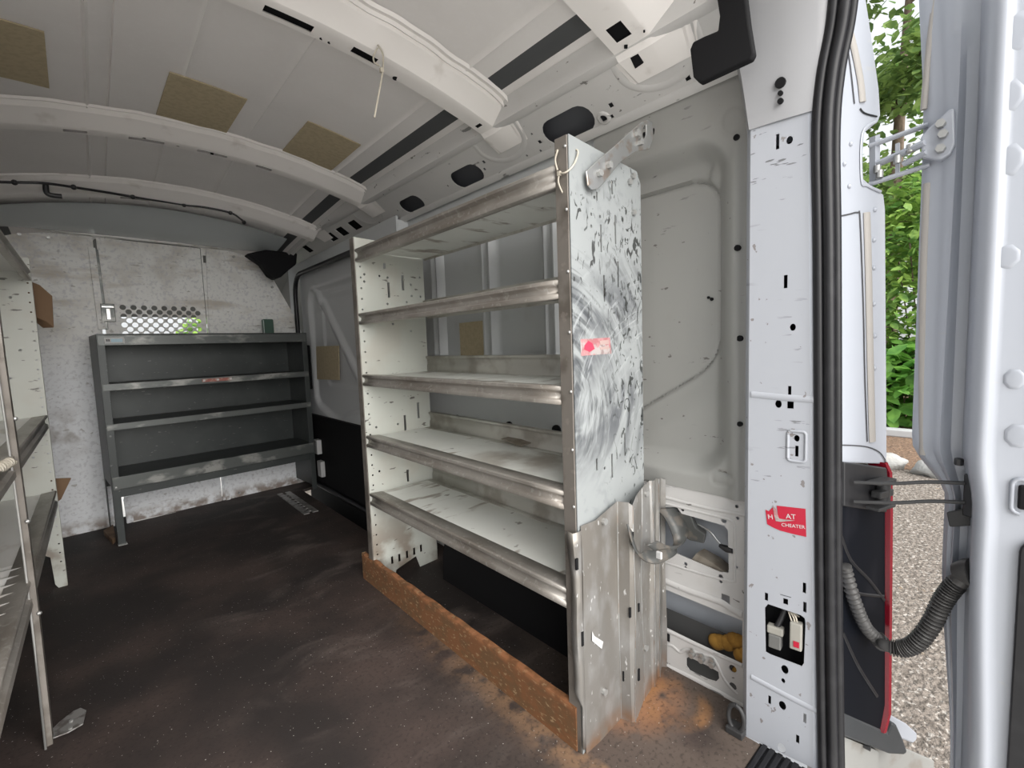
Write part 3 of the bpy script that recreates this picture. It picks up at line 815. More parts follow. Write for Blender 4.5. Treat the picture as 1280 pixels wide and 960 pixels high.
# outside face of the body beside the opening
F0 = V((1.25,.318,0)); FN = V((.43,1,0)).normalized()    # plane through (1.25,.318) and (1.42,.245)
def fp(u, v): return onp(u, v, F0, FN)
jm = thing('trim_7', 'white outer edge of the van body beside the rear door opening', 'body edge', (1.3, .27, .8), kind='structure')
ol = [(1044,-60),(1068,-60),(1083,0),(1092,60),(1099,110),(1101,144),(1098,152),(1081,166),(1078,200),(1078,222),(1092,234),(1105,243),(1107,262),(1108,420),(1109,570),(1107,580),(1036,578),(1034,300),(1030,160)]
MB().prism([fp(u, v) for u, v in ol], (.01,.035,0)).build('edge_sheet', door_white, jm, bevel=.003)
def strip(pts, r, mt, name, flat=.5, out=-.002):
    return MB().tube(spl([fp(u, v)+V((0,out,0)) for u, v in pts], 5), r, 8, flat=flat, upv=FN).build(name, mt, jm, smooth=60)
cream = mat('cream seam sealer', (.33,.31,.29), .55)
gapm = mat('seam shadow gap', (.05,.05,.055), .8)
strip([(1046,271),(1060,268),(1071,266),(1074,275),(1078,380),(1080,470),(1083,552)], .0016, gapm, 'gap_line')
strip([(1082,266),(1084,330),(1086,430),(1089,552)], .010, cream, 'seam_bead')
strip([(1058,30),(1066,60),(1074,100),(1077,128)], .009, cream, 'seam_bead')
strip([(1050,20),(1060,70),(1067,130)], .0014, gapm, 'gap_line')
strip([(1074,136),(1080,142),(1095,146)], .002, blackrub, 'gap_line')
strip([(1094,152),(1077,168),(1076,225),(1083,232),(1100,240)], .0035, door_white, 'notch_edge')
strip([(1046,556),(1080,558),(1098,565),(1106,576)], .0014, gapm, 'gap_line')
for (u, v) in ((1063,180),(1055,205),(1061,233),(1093,262),(1092,300),(1092,335),(1092,380),(1093,420),(1093,460),(1068,55)):
    p = fp(u, v); MB().ball(p, .0055, 6).build('spot_weld', door_white, jm, smooth=80)

# ------------------------------------------------------------------ tail lamp
tl = thing('tail_lamp', 'black backed tail lamp with a red outer edge by the rear opening', 'tail lamp', fp(1080,900))
lo_ = [(1046,588),(1102,592),(1106,600),(1106,760),(1106,880),(1100,912),(1046,890)]
MB().prism([fp(u, v)+V((0,-.002,0)) for u, v in lo_], (.012,.05,0)).build('housing', lampbk, tl, bevel=.004)
rd = [(1103,577),(1109,590),(1110,640),(1109,760),(1108,890),(1102,913)]
rows = []
for (u, v) in rd:
    p = fp(u, v)
    rows.append([p+V((-.010,.03,0)), p+V((-.008,-.006,0)), p+V((0,-.010,0)), p+V((.007,-.004,0)), p+V((.012,.03,0))])
MB().sheet(rows).build('lens', red_m, tl, label='red lens rim', smooth=60)
for pts in ([(1050,670),(1062,700),(1085,725),(1104,750)], [(1052,790),(1070,830),(1095,870)], [(1052,735),(1075,742),(1103,745)]):
    MB().tube(spl([fp(u, v)+V((0,-.003,0)) for u, v in pts], 5), .004, 8, flat=.4, upv=FN).build('moulded_line', blackrub, tl, smooth=60)

# bumper end and step hardware
bp_ = thing('bumper', 'charcoal plastic bumper end below the tail lamp', 'bumper', fp(1080,930))
bo = [(1040,884),(1098,910),(1108,915),(1113,902),(1119,905),(1128,925),(1133,940),(1128,943),(1110,942),(1040,915)]
MB().prism([fp(u, v)+V((0,-.004,0)) for u, v in bo], (.03,.10,-.0)).build('bumper_skin', bump_m, bp_, bevel=.006)
G = (.05, .16, 0)
MB().prism([fp(u, v)+V((0,.01,0)) for u, v in ((1036,914),(1104,942),(1104,980),(1036,980))], (.01,.04,0)).build('bracket', mat('dull white metal', (.26,.26,.25), .5, 0, [dict(scale=14, lo=.5, hi=.65, col=(.2,.18,.16), amt=.8)]), bp_)
MB().cyl(fp(1086,935)+V((0,-.004,0)), fp(1086,935)+V((0,.01,0)), .006, 8).build('bolt', stay_m, bp_)
hk = thing('tow_step', 'white step arm sticking out below the bumper end', 'step', fp(1150,940))
q = [(1122,909),(1130,907),(1150,918),(1163,930),(1163,938),(1158,943),(1140,936),(1124,922)]
MB().prism([fp(u, v)+V((.02,.03,0)) for u, v in q], (.01,.04,-.01)).build('step_arm', door_white, hk, bevel=.004)
q = [(1110,945),(1130,941),(1150,950),(1185,965),(1185,990),(1105,990)]
MB().prism([fp(u, v)+V((.02,.03,0)) for u, v in q], (.01,.04,-.01)).build('step_base', MATS['dull white metal'], hk, bevel=.004)

# ------------------------------------------------------------------ rear door (open)
dr = thing('door_2', 'open white rear door on the right, seen from its inner side', 'door', (1.34, -.2, .2), kind='structure')
def dprof(z):
    k = sst(.80, .68, z)        # lower part is cut back for the lamp
    e = -.060*k-.028*sst(.55,.05,z)
    ei = -.010*k-.016*sst(.6,.05,z)
    w = .004*math.sin(z*3)
    up_ = sst(1.45, 1.9, z)*.02
    g = sst(1.75, 1.45, z)
    return [(1.425,.172+e+up_,z),(1.40,.186+e+up_,z),(1.388,.188+e+up_,z),(1.380,.180+e+up_,z),(1.374,.168+e*.8+up_,z),(1.372,.152+e*.7+up_,z),(1.366,.148+e*.6+up_,z),(1.360,.135+e*.5+w,z),
            (1.362+.022*g,.122+e*.35,z),(1.360+.026*g,.104+e*.25,z),(1.328,.094+e*.15+ei*.5,z),(1.312,.088+ei,z),(1.302,.079+ei,z),(1.297,.070+ei,z),(1.300,.062+ei,z),(1.306,.056+ei,z),(1.308,.048+ei,z),(1.308,-.02,z),(1.308,-.3,z),(1.308,-.78,z)]
zs = [-.12+i*.0245 for i in range(87)]
mb = MB().sheet([dprof(z) for z in zs])
mb.build('inner_panel', door_white, dr, smooth=50)
MB().sheet([[(1.425,.172-.060*sst(.80,.68,z)-.028*sst(.55,.05,z),z),(1.44,.0,z),(1.44,-.78,z),(1.308,-.78,z)] for z in zs]).build('outer_skin', door_white, dr)
for z in (-.12, zs[-1]):
    MB().add(dprof(z)+[(1.44,-.78,z)], [tuple(range(21))]).build('end_cap', door_white, dr)
# boss pressings on the inner face
for (u, v, ry, rz) in ((1262,120,.016,.026),(1262,200,.016,.026),(1258,321,.016,.020),(1268,474,.013,.017),(1272,545,.016,.020),(1268,40,.02,.03)):
    p = on(u, v, 0, 1.306)
    rows = []
    for (s, h) in ((1.2,0),(1.0,-.0018),(.8,-.0022),(.0,-.0022)):
        rows.append([(1.3075+h, p.y+ry*s*math.cos(2*PI*k/8+.4), p.z+rz*s*math.sin(2*PI*k/8+.4)) for k in range(8)])
    MB().sheet(rows, True).build('boss', door_white, dr, smooth=40)
p = on(1262,620,0,1.306)
# dark inner trim pad
q0 = on(1265,676,0,1.303); q1 = on(1280,960,0,1.303)
MB().prism([(1.303, y, z) for y, z in rrect(-.55, q0.y-.010, -.02, q0.z+.012, .03)], (-.006,0,0)).build('trim_pad', blackrub, dr, label='black trim pad on the door', bevel=.004)
hp = on(1276,622,0,1.30)
MB().box(1.3,1.3085,hp.y-.05,hp.y+.004,hp.z-.024,hp.z+.024).build('recess_plate', matblack, dr, bevel=.004)
MB().tube([(1.306, y, z) for y, z in rrect(hp.y-.06, hp.y+.012, hp.z-.034, hp.z+.034, .012)], .004, 8).build('recess_rim', door_white, dr, smooth=60)
# seam bead on the hinge side edge
MB().tube(spl([on(u, v, 0, 1.384)+V((-.005,.0,0)) for u, v in ((1170,-10),(1160,80),(1155,138))], 4), .006, 8).build('seam_bead', cream, dr, smooth=60)
MB().tube(spl([on(u, v, 0, 1.384)+V((-.006,-.002,0)) for u, v in ((1158,230),(1154,330),(1152,450),(1153,568))], 4), .007, 8, flat=.6).build('seam_bead', cream, dr, smooth=60)
# hinge
def hq(u, v, x): return on(u, v, 0, x)
hg = MB().prism([hq(u, v, 1.350) for u, v in ((1150,172),(1160,160),(1172,150),(1186,136),(1193,135),(1194,180),(1188,192),(1176,200),(1166,199),(1152,196))], (.022,.0,0)).build('hinge', door_white, dr, label='white hinge with three bolts', bevel=.004)
for (u, v) in ((1176,155),(1179,168),(1176,186)):
    p = hq(u, v, 1.345); MB().cyl(p+V((.01,0,0)), p-V((.009,.0,0)), .0085, 6).build('hinge_bolt', bolt_m, hg)
def seg(pts, r, name, mt, flat=.6):
    MB().tube([V(p) for p in pts], r, 8, flat=flat).build(name, mt, hg, smooth=50)
seg([fp(1093,181)+V((0,.01,0)), hq(1160,156,1.378)], .009, 'hinge_arm', door_white)
seg([fp(1093,229)+V((0,.01,0)), hq(1162,206,1.378)], .009, 'hinge_arm', door_white)
seg([fp(1097,205), hq(1120,195,1.37), hq(1136,188,1.365), hq(1158,178,1.352)], .012, 'hinge_link', door_white)
seg([hq(1130,205,1.37), hq(1148,196,1.362), hq(1160,190,1.352)], .010, 'hinge_link', door_white)
for (u, v) in ((1097,212),(1100,218),(1122,200),(1138,186)):
    p = hq(u, v, 1.362); MB().cyl(p-V((.004,0,.008)), p+V((-.004,0,.008)), .007, 8).build('hinge_pin', bolt_m, hg, smooth=60)
MB().prism([fp(u, v)+V((0,-.003,0)) for u, v in ((1092,170),(1098,168),(1098,228),(1092,230))], (.004,.012,0)).build('hinge_leaf', door_white, hg)
MB().prism([hq(u, v, 1.372) for u, v in ((1119,180),(1124,178),(1124,218),(1119,220))], (.01,.0,0)).build('hinge_leaf', door_white, hg)

# door stay with two rods
st = thing('door_stay', 'dark two rod door stay between the tail lamp and the open door', 'door stay', fp(1080,625))
MB().prism([fp(u, v)+V((0,-.008,0)) for u, v in ((1050,577),(1104,584),(1105,597),(1104,640),(1050,632))], (.004,.012,0)).build('mount_plate', blackpl, st, bevel=.003)
for (v0, v1) in ((601,604),(625,628)):
    A = fp(1056,v0)+V((0,-.018,0)); Bq = on(1206,v1,0,1.345)
    MB().tube(spl([A, A*.62+Bq*.38+V((0,0,-.002)), A*.3+Bq*.7+V((0,0,.002)), Bq], 6), .0042, 8).build('rod', stay_m, st, smooth=60)
p = fp(1092,613)+V((0,-.018,0))
MB().cyl(p+V((0,0,-.028)), p+V((0,0,.028)), .015, 12).build('roller', stay_m, st, smooth=50)
MB().obox(p+V((-.01,-.001,0)), V((.026,-.008,0)), V((.003,.01,0)), V((0,0,.008))).obox(p+V((-.018,0,.031)), V((.034,-.01,0)), V((.003,.014,0)), V((0,0,.004))).obox(p+V((-.018,0,-.031)), V((.034,-.01,0)), V((.003,.014,0)), V((0,0,.004))).build('cage', stay_m, st, bevel=.002)
p = on(1207,615,0,1.352)
MB().obox(p+V((.0,-.012,-.005)), V((.012,-.006,0)), V((.006,.010,0)), V((0,0,.045))).cyl(p+V((-.004,.012,.056)), p+V((-.004,.012,.072)), .008, 10).build('door_anchor', blackpl, st, bevel=.003)
MB().prism([on(u, v, 0, 1.352) for u, v in ((1182,640),(1213,634),(1214,657),(1186,659))], (.02,-.012,0)).build('lower_bracket', stay_m, st, bevel=.003)

# corrugated wiring hose
hs_ = thing('wiring_hose', 'grey corrugated rubber hose hanging from the open door to the body', 'hose', fp(1080,800))
hp_ = [fp(1048,705)+V((0,-.012,0)), fp(1055,745)+V((0,-.02,0)), fp(1066,778)+V((0,-.026,0)), fp(1082,795)+V((.0,-.03,0)), on(1105,806,0,1.345), on(1126,811,0,1.345), on(1146,803,0,1.345), on(1164,780,0,1.345), on(1178,752,0,1.343), on(1192,733,0,1.342), on(1207,720,0,1.342)]
P = spl(hp_, 40); n = len(P); rad = []
Pd = []
for i, p in enumerate(P):
    f = i/n
    if f < .27: r = .0125+.0028*math.sin(i*1.1)
    elif f < .33: r = .0185
    elif f < .44: r = .0128
    elif f < .93: r = .0160+.0036*math.sin(i*1.1)
    else: r = .017
    rad.append(r)
MB().tube(P, .014, 12, rad=rad).build('corrugated_tube', hose_m, hs_, smooth=70)
c = on(1210,716,0,1.345)
MB().tube([c+V((.004,.020,-.006)), c+V((0,.004,0)), c+V((-.004,-.008,.004))], .03, 14, rad=[.018,.027,.03]).build('grommet', hose_m, hs_, smooth=50)

# ------------------------------------------------------------------ RIGHT SHELVING
rk = thing('shelving_unit', 'tall white five shelf van rack along the right wall', 'shelving', (.9, 1.3, 0))
XF = .85; XB = 1.19
N0 = V((.85,.738,0)); NU = V((1,SK,0)).normalized()
def np_(u, v):
    p = onp(u, v, N0, V((-SK,1,0)).normalized()); return ((p-N0).dot(NU), p.z)
hs = []
for (u, v0, v1) in ((750,281,315),(768,269,305),(754,344,377),(771.5,327,359),(764,567,597),(780,541,570),(745,240,251),(764,226,243),(745,573,588)):
    a, b = np_(u, v0), np_(u, v1)
    w = .0035
    if v1-v0 < 12: w = .003
    hs.append([(a[0]-w, b[1]), (a[0]+w, b[1]), (a[0]+w, a[1]), (a[0]-w, a[1])])
for (u, v) in ((738,268),(738,283),(749,271),(755,585),(762,503),(742,247),(801,300),(801,452),(801,520),(801,560)):
    a = np_(u, v)
    if a[0] < .33: hs.append(circ(a[0], a[1], .0045, .0045, 8))
W_ = .335
near = MB().plate(N0, NU, (0,0,1), [(0,.0),(W_,.0),(W_,1.485),(W_-.02,1.515),(.0,1.525)], hs, .0025)
nearo = near.build('side_panel', side_m, rk, label='scuffed white end panel nearest the rear doors')
MB().box(XF-.002,XF+.004,.740,.778,.0,1.525).build('front_edge', upr_m, nearo, label='stained brown steel edge', bevel=.001)
for z in [1.50-.142*i for i in range(9)]:
    p = V((XF-.002,.745,z)); MB().ball(p, .0042, 6).build('rivet', bolt_m, nearo, smooth=80)
a0 = N0+NU*W_
MB().prism([a0+V((0,0,.0)), a0+V((-.0,.03,.0)), a0+V((0,.03,1.47)), a0+V((0,0,1.48))], (.002,0,0)).build('rear_flange', side_m, nearo)
for (u, v) in ((789,221),(785,228),(790,266)):
    a = np_(u, v); p = N0+NU*a[0]+V((0,-.003,a[1]))
    MB().cyl(p+V((0,.006,0)), p-V((0,.008,0)), .008, 6).build('bolt', bolt_m, nearo)
# far end panel
F_0 = V((.85,1.925,0)); 
def fpn(u, v):
    p = onp(u, v, F_0, V((-SK,1,0)).normalized()); return ((p-F_0).dot(NU), p.z)
hs = []
for k in range(30):
    hs.append(circ(.02, .14+k*.045, .0045, .0045, 6))
for (u, v0, v1) in ((480,329,336),(485,353,372),(502.5,344,363),(505.5,519,538),(522,503,523),(509,587,602)):
    a, b = fpn(u, v0), fpn(u, v1)
    hs.append([(a[0]-.006, b[1]), (a[0]+.006, b[1]), (a[0]+.006, a[1]), (a[0]-.006, a[1])])
for (u, v) in ((455,343),(474,345),(484,347),(455,352),(491,405),(513,414),(470,534),(497,530),(523,539),(493,612),(476,618),(474,589),(504,350),(513,356),(514,370),(524,347),(525,371),(484,380),(508,378)):
    a = fpn(u, v)
    if a[0] > .035: hs.append(circ(a[0], a[1], .0055, .0055, 8))
for (u, v) in ((490,700),(499,697),(508.5,693),(517.5,689),(526,685)):
    a = fpn(u, v); hs.append(rect(a[0], a[1], .012, .035))
far = MB().plate(F_0, NU, (0,0,1), [(0,0),(.10,0),(.11,.035),(.22,.06),(.24,0),(.345,0),(.345,1.47),(.30,1.515),(0,1.52)], hs, .0025)
faro = far.build('side_panel', rackin_m, rk, label='white perforated end panel furthest from the rear doors')
MB().box(XF-.003,XF+.003,1.926,1.965,0,1.52).build('front_edge', upr_m, faro, bevel=.001)
# shelves
def shelf(zt, zb, slope=0.):
    y0, y1 = .772, 1.922
    mb = MB().box(XF+.012, XB, y0+.0, y1, zt-.010, zt-.006)
    o = mb.build('shelf', shelf_w, rk)
    h = zt-zb
    pr = [(.06,-.005),(.012,-.001),(.004,0),(0,-.003),(0,-.010),(.005,-.014),(.010,-.018),(.011,-.5*h),(.008,-.68*h),(.001,-.74*h),(-.001,-.85*h),(0,-.97*h),(.006,-h),(.022,-h)]
    MB().sheet([[(XF+a, y, zt+b) for a, b in pr] for y in (y0,.9,1.2,1.5,1.8,y1)]).build('front_lip', lip_m, o, label='bare aluminium front lip', smooth=35, solid=.0015)
    pb = [(-.03,-.006),(0,-.006),(.002,.022),(.006,.030),(.004,.05),(-.004,.058),(-.004,.064),(.010,.066),(.014,-.02)]
    MB().sheet([[(XB-.02+a, y+.02, zt+b) for a, b in pb] for y in (y0,1.3,y1-.02)]).build('back_lip', backlip_m, o, smooth=35, solid=.0015)
    return o
for zt, zb in ((1.471,1.418),(1.203,1.156),(.944,.896),(.679,.630),(.424,.372)):
    shelf(zt, zb)
# kick strip
kp = [(XF-.004,.752,0),(XF+.014,.752,0),(XF+.014,.752,.118),(XF-.004,.752,.121)]
rows = []
for i in range(28):
    y = .752+(2.035-.752)*i/27
    w = .0025*math.sin(i*1.9)+.0015*math.sin(i*4.3)
    rows.append([(XF-.006,y,0),(XF-.006,y,.060),(XF-.007+w*.3,y,.119+w),(XF+.014,y,.118+w),(XF+.014,y,0)])
kk = MB().sheet(rows, True)
n = len(kk.v)
kk.f += [(0,1,2,3,4), tuple(range(n-5, n))]
kk.build('kick_strip', rust_m, rk, label='rusty kick strip along the floor')
# corrugated guard sheet at the foot of the near end
foot = [(.856,.731),(.913,.735),(1.014,.752),(1.026,.724),(1.035,.716),(1.062,.724),(1.118,.746),(1.178,.757),(1.186,.750),(1.196,.752),(1.232,.770),(1.240,.764),(1.283,.782),(1.292,.772)]
foot = [(x, y-.014*sst(.86,.97,x)) for x, y in foot]
topz = [.60,.60,.622,.622,.612,.630,.634,.640,.640,.638,.634,.63,.62,.615]
hs = []
rows = []
nz = 22
for k in range(nz+1):
    t = k/nz
    rows.append([(x+.0015*math.sin(9*t+i), y+.002*math.sin(7*t+i*1.7), z*t) for i, ((x, y), z) in enumerate(zip(foot, topz))])
gd = MB().sheet(rows).build('guard_sheet', guard_m, rk, label='dull galvanised ribbed guard sheet', solid=.002)
for i in (2, 4, 6, 8, 11):
    MB().tube([(x+.0, y-.0012, z) for x, y, z in [rows[k][i] for k in range(nz+1)]], .0013, 6).build('fold_highlight', zinc, gd, smooth=60)  # brighter beads paint the highlight along each fold
for (u, v0, v1) in ((775.5,660,676),(775.5,754,766),(784,748,758),(775,836,848),(784,828,842),(729,790,808)):
    p0 = onp(u, v0, (1.0,.738,0), V((-SK,1,0)).normalized()); p1 = onp(u, v1, (1.0,.738,0), V((-SK,1,0)).normalized())
    c = (p0+p1)/2; 
    yy = lerp_tab(foot, c.x)
    MB().obox((c.x, yy-.0035, c.z), (.0035,0,0), (0,.0018,0), (0,0,abs(p0.z-p1.z)/2)).build('slot', matblack, gd)
for (u, v) in ((801,615),(753,651),(800,806),(753,863)):
    p = onp(u, v, (1.0,.738,0), V((-SK,1,0)).normalized()); yy = lerp_tab(foot, p.x)
    MB().cyl((p.x, yy, p.z), (p.x, yy-.010, p.z), .0085, 8).build('bolt', bolt_m, gd)
# torn curled flange at its front edge
rows = []
for k in range(16):
    t = k/15; z = .02+.57*t
    cur = .010+.012*sst(.7,1,t)+.004*math.sin(t*14)
    rows.append([(.857,.732,z),(.850,.728,z),(.842-cur*.6,.732,z),(.838-cur*.5,.742+cur*.4,z+.006*math.sin(t*9))] if t > .2 else [(.857,.732,z),(.852,.729,z),(.848,.729,z),(.844,.730,z)])
fc = MB().sheet(rows).build('curled_flange', guard_m, gd, smooth=60, solid=.0018)
p = on(719,705,1,.73)
MB().obox((p.x+.002,.7265,p.z), (.004,0,0), (0,.002,0), (0,0,.014)).build('slot', matblack, fc)
# bracket to the wall
bq = [(733,214),(750,198),(768,183),(790,163),(803,152),(810,150),(816,153),(817,172),(812,186),(795,189),(775,203),(757,226),(748,236),(740,237),(735,231)]
BY = .725
pts = [on(u, v, 1, BY) for u, v in bq]
slh = [on(u, v, 1, BY) for u, v in ((803,163),(805,156),(808,156),(808,168),(805,176),(803,172))]
br = MB().plate((0,BY,0), (1,0,0), (0,0,1), [(p.x, p.z) for p in pts], [[(p.x, p.z) for p in slh]], -.004).build('wall_bracket', zinc, rk, label='zinc wall bracket with rust', bevel=.0015)
for (u, v, r) in ((748,217,.009),(760,207,.009),(795,167,.010),(799,178,.009)):
    p = on(u, v, 1, BY); MB().cyl(p+V((0,.03,0)), p-V((0,.010,0)), r, 6).build('bolt', bolt_m, br)
p = on(813,163,1,.79)
MB().cyl((1.30,.80,1.665),(1.286,.80,1.665),.02,12).build('anchor_hole', matblack, br)

# ------------------------------------------------------------------ things on and round the right rack
ti = thing('cable_tie', 'cream cable tie looped round the top of the right rack upright', 'cable tie', on(700,215,0,.84))
lp = [on(u, v, 0, .842) for u, v in ((697,213),(694,200),(697,188))]+[V((.86,.785,1.50)), V((.875,.76,1.50))]+[on(u, v, 1, .733) for u, v in ((722,188),(720,200),(714,210))]+[on(706,216,0,.843), on(698,216,0,.842)]
MB().tube(spl(lp, 5), .0022, 6).build('loop', tie_m, ti, smooth=60)
p = on(699,217,0,.842)
MB().obox(p, (.003,0,0), (0,.004,0), (0,0,.005)).tube(spl([on(u, v, 0, .842) for u, v in ((699,218),(698,228),(703,241))], 5), .0021, 6).build('tail', tie_m, ti, smooth=60)
t2 = MB().tube(spl([on(u, v, 1, 1.285) for u, v in ((472,56),(478,66),(479,80),(477,98),(473,120),(468,147))], 5), .0026, 6)
p = on(477,88,1,1.285); t2.obox(p, (.005,0,0), (0,.004,0), (0,0,.006))
t2.tube(spl([on(u, v, 1, 1.287) for u, v in ((474,82),(468,78),(467,70),(472,60))], 4), .0024, 6)
tag(t2.build('cable_tie', tie_m, None, smooth=60, origin=on(472,56,1,1.285)), 'cream cable tie hanging from the second roof rib', 'cable tie')

# worn sticker on the end panel
def quad_on(px, P0_, N_, out):
    return [onp(u, v, P0_, N_)+out for u, v in px]
NN = V((-SK,1,0)).normalized()
ws = thing('sticker', 'worn white and red sticker on the scuffed rack end panel', 'sticker', onp(742,433,N0,NN))
MB().prism(quad_on([(724,424),(761,422),(763,442),(725,445)], N0, NN, -NN*.0026), -NN*.0006).build('backing', wornst, ws)
MB().prism(quad_on([(729,432),(734,426),(739,429),(742,436),(736,440),(729,437)], N0, NN, -NN*.0033), -NN*.0004).build('print', redblob, ws)
MB().prism(quad_on([(748,426),(759,425),(760,430),(749,431)], N0, NN, -NN*.0033), -NN*.0004).prism(quad_on([(748,434),(760,433),(760,436),(749,437)], N0, NN, -NN*.0033), -NN*.0004).build('print', mat('faded brown print', (.36,.26,.24), .6), ws)
# red sticker on the pillar
rs = thing('sticker', 'torn red sticker with white lettering on the rear door pillar', 'sticker', V(pz(*pp(984,650))))
ro = -sgn
def pq(u, v, o): 
    a = pp(u, v); return pz(a[0], a[1], ro*o)
MB().prism([pq(u, v, .0004) for u, v in ((957,637),(961,639),(966,634),(969,640),(973,648),(971,632),(1007,636),(1008,671),(990,667),(975,663),(966,659),(959,655))], PN*(ro*.0006)).build('vinyl', redst, rs)
MB().prism([pq(u, v, .0012) for u, v in ((966,631),(970,636),(974,648),(980,649),(994,650.5),(976,652),(970,651),(968,644))], PN*(ro*.0006)).build('tear', wornst, rs, label='grey torn strip')
def txt_on(s, u0, v0, u1, v1, par, size):
    A, Bq = pq(u0, v0, .0014), pq(u1, v1, .0014)
    U = (Bq-A).normalized(); Wv = V((0,0,1))-U*U.z; Wv.normalize()
    text_mesh(s, A, U, Wv, size, paper, par)
txt_on('CHEATER', 977,657.5, 1006,660.8, rs, .0115)
txt_on('H', 960,648.5, 970,649.2, rs, .017)
txt_on('AT', 982.5,647.8, 994,649, rs, .017)
# small white tag on the guard
p = onp(746,801,(1.0,.738,0),NN); yy = lerp_tab(foot, p.x)-.004
tg = thing('sticker', 'small torn white label on the galvanised guard sheet', 'sticker', (p.x, yy, p.z))
MB().prism([(on(u, v, 1, yy)) for u, v in ((740,789),(743,795),(754,802),(752,811),(740,801))], (0,-.0006,0)).build('paper', paper, tg)
MB().prism([(on(u, v, 1, yy-.0008)) for u, v in ((743.5,797.5),(751,802.5),(750,807),(743,802))], (0,-.0003,0)).build('print', mat('grey print', (.4,.4,.4), .6), tg)

# scrap and puddle ring on the fourth shelf
c = on(650,553,2,.676)
sc_ = MB()
pts = [(-.06,-.07),(.02,-.09),(.07,-.05),(.06,.06),(.0,.09),(-.06,.04)]
sc_.prism([c+V((a, b, .004+.012*(i % 2))) for i, (a, b) in enumerate(pts)], (0,0,.003))
tag(sc_.build('cardboard_scrap', card_m, None, origin=c), 'flat grey cardboard scrap on the fourth shelf of the right rack', 'cardboard')

# tie down ring at the foot of the pillar
p = V((1.17,.497,0))
tr = thing('tie_down_ring', 'dark steel tie down ring on the floor at the pillar foot', 'tie down', p)
MB().tube(spl([p+V((0.02+.012*math.cos(a)*0, .020*math.sin(a), .045+.035*math.cos(a))) for a in [2*PI*k/12 for k in range(13)]], 3), .006, 8).build('ring', stay_m, tr, smooth=60)
MB().box(p.x+.005,p.x+.045,p.y-.022,p.y+.022,0,.018).build('base_plate', stay_m, tr, bevel=.003)

# plastic duct ring in the wheel well opening
dm = mat('grey duct plastic', (.07,.072,.07), .4, 0, [dict(scale=30, lo=.5, hi=.65, col=(.17,.145,.12), amt=.5)])
dt = thing('air_duct', 'broken grey plastic duct ring hanging in the wall opening', 'duct', on(815,690,0,1.26))
def band(pts, w, name, mt, x0=1.27):
    rows = []
    for (u, v, x, uu, vv) in pts:
        rows.append([on(u, v, 0, x), on(uu, vv, 0, x+w)])
    a = [[r[0], r[1]] for r in rows]
    A = spl([r[0] for r in a], 6); Bq = spl([r[1] for r in a], 6)
    MB().sheet([[p, (p+q)/2+V((0,0,-.002)), q] for p, q in zip(A, Bq)]).build(name, mt, dt, smooth=70, solid=.004)
band([(821,636,1.26,846,634),(831,648,1.255,852,645),(838,662,1.25,858,656),(842,678,1.245,860,668),(836,690,1.20,852,680),(822,691,1.14,836,682),(808,681,1.09,822,676)], .05, 'upper_ring', dm)
band([(784,655,.995,789,664),(788,672,1.0,793,680),(795,690,1.02,799,692),(806,701,1.07,808,688),(822,705,1.11,824,688),(838,698,1.17,838,685),(846,692,1.23,845,684)], .03, 'lower_strap', dm)
p = on(824,694,0,1.10)
MB().obox(p, (.004,.0,0), (0,.008,0), (0,0,.010)).build('white_clip', paper, dt, bevel=.002)
fl_ = MB().prism([on(u, v, 0, 1.30) for u, v in ((847,640),(862,640),(870,660),(882,668),(880,680),(862,676),(850,668))], (.03,.01,0)).build('flap', dm, dt, bevel=.004)
# rod with black knob across the opening
rd_ = thing('release_rod', 'thin bent rod with a black knob inside the wall opening', 'rod', on(905,680,0,1.31))
MB().tube(spl([on(u, v, 0, 1.325) for u, v in ((872,655),(887,664),(897,676),(906,686))], 5), .003, 8).build('rod', zinc, rd_, smooth=60)
MB().tube([on(900,682,0,1.31), on(908,686,0,1.305), on(916,689,0,1.30)], .009, 10, rad=[.006,.010,.007]).build('knob', blackpl, rd_, smooth=60)
wb = MB().prism([on(u, v, 0, 1.31) for u, v in ((864,700),(870,692),(890,703),(906,716),(900,718),(880,708))], (.05,.0,0))
tag(wb.build('board_offcut', card_m, None, origin=on(880,708,0,1.31)), 'grey brown offcut lying in the wall opening', 'offcut')
# ochre foam
c = V((1.325,.552,.155))
fo = MB()
for k in range(8):
    fo.ball(V((1.318, random.uniform(.52,.565), .05+.014*k)), random.uniform(.014,.018), 8, (.6,1.2,1.2))
for k in range(9):
    fo.ball(c+V((.012, -.03+.012*k+random.uniform(-.01,.01), -.03+.0*k+.055*(1-abs(k-3)/6)*random.uniform(.5,1))), random.uniform(.014,.022), 8, (.7,1.3,1.2))
tag(fo.build('foam_wad', foam_m, None, smooth=80, origin=c), 'ochre foam wad inside the lower wall slot', 'foam')
# connectors in the pillar opening
k1 = thing('wiring_plug', 'grey wiring plug in the pillar opening', 'wiring plug', pq(969,805,-.02))
p = pq(968,803,-.012)
MB().obox(p, PU*.014, PN*.012, V((0,0,.018))).build('plug_body', greyconn, k1, bevel=.003)
MB().obox(p+V((0,0,.028)), PU*.018, PN*.010, V((0,0,.010))).build('plug_collar', whiteconn, k1, bevel=.003)
MB().tube(spl([p+V((0,0,.03)), pq(974,778,-.02), pq(980,764,-.03)], 5), .007, 8).build('loom', blackpl, k1, smooth=60)
k2 = thing('wiring_plug', 'cream wiring plug with a red square in the pillar opening', 'wiring plug', pq(996,800,-.02))
p = pq(995,795,-.004)
MB().obox(p, PU*.013, PN*.010, V((.0,0,.034))).build('plug_body', whiteconn, k2, bevel=.003)
MB().obox(pq(996,804,.007), PU*.006, PN*.001, V((0,0,.007))).build('red_square', redst, k2)
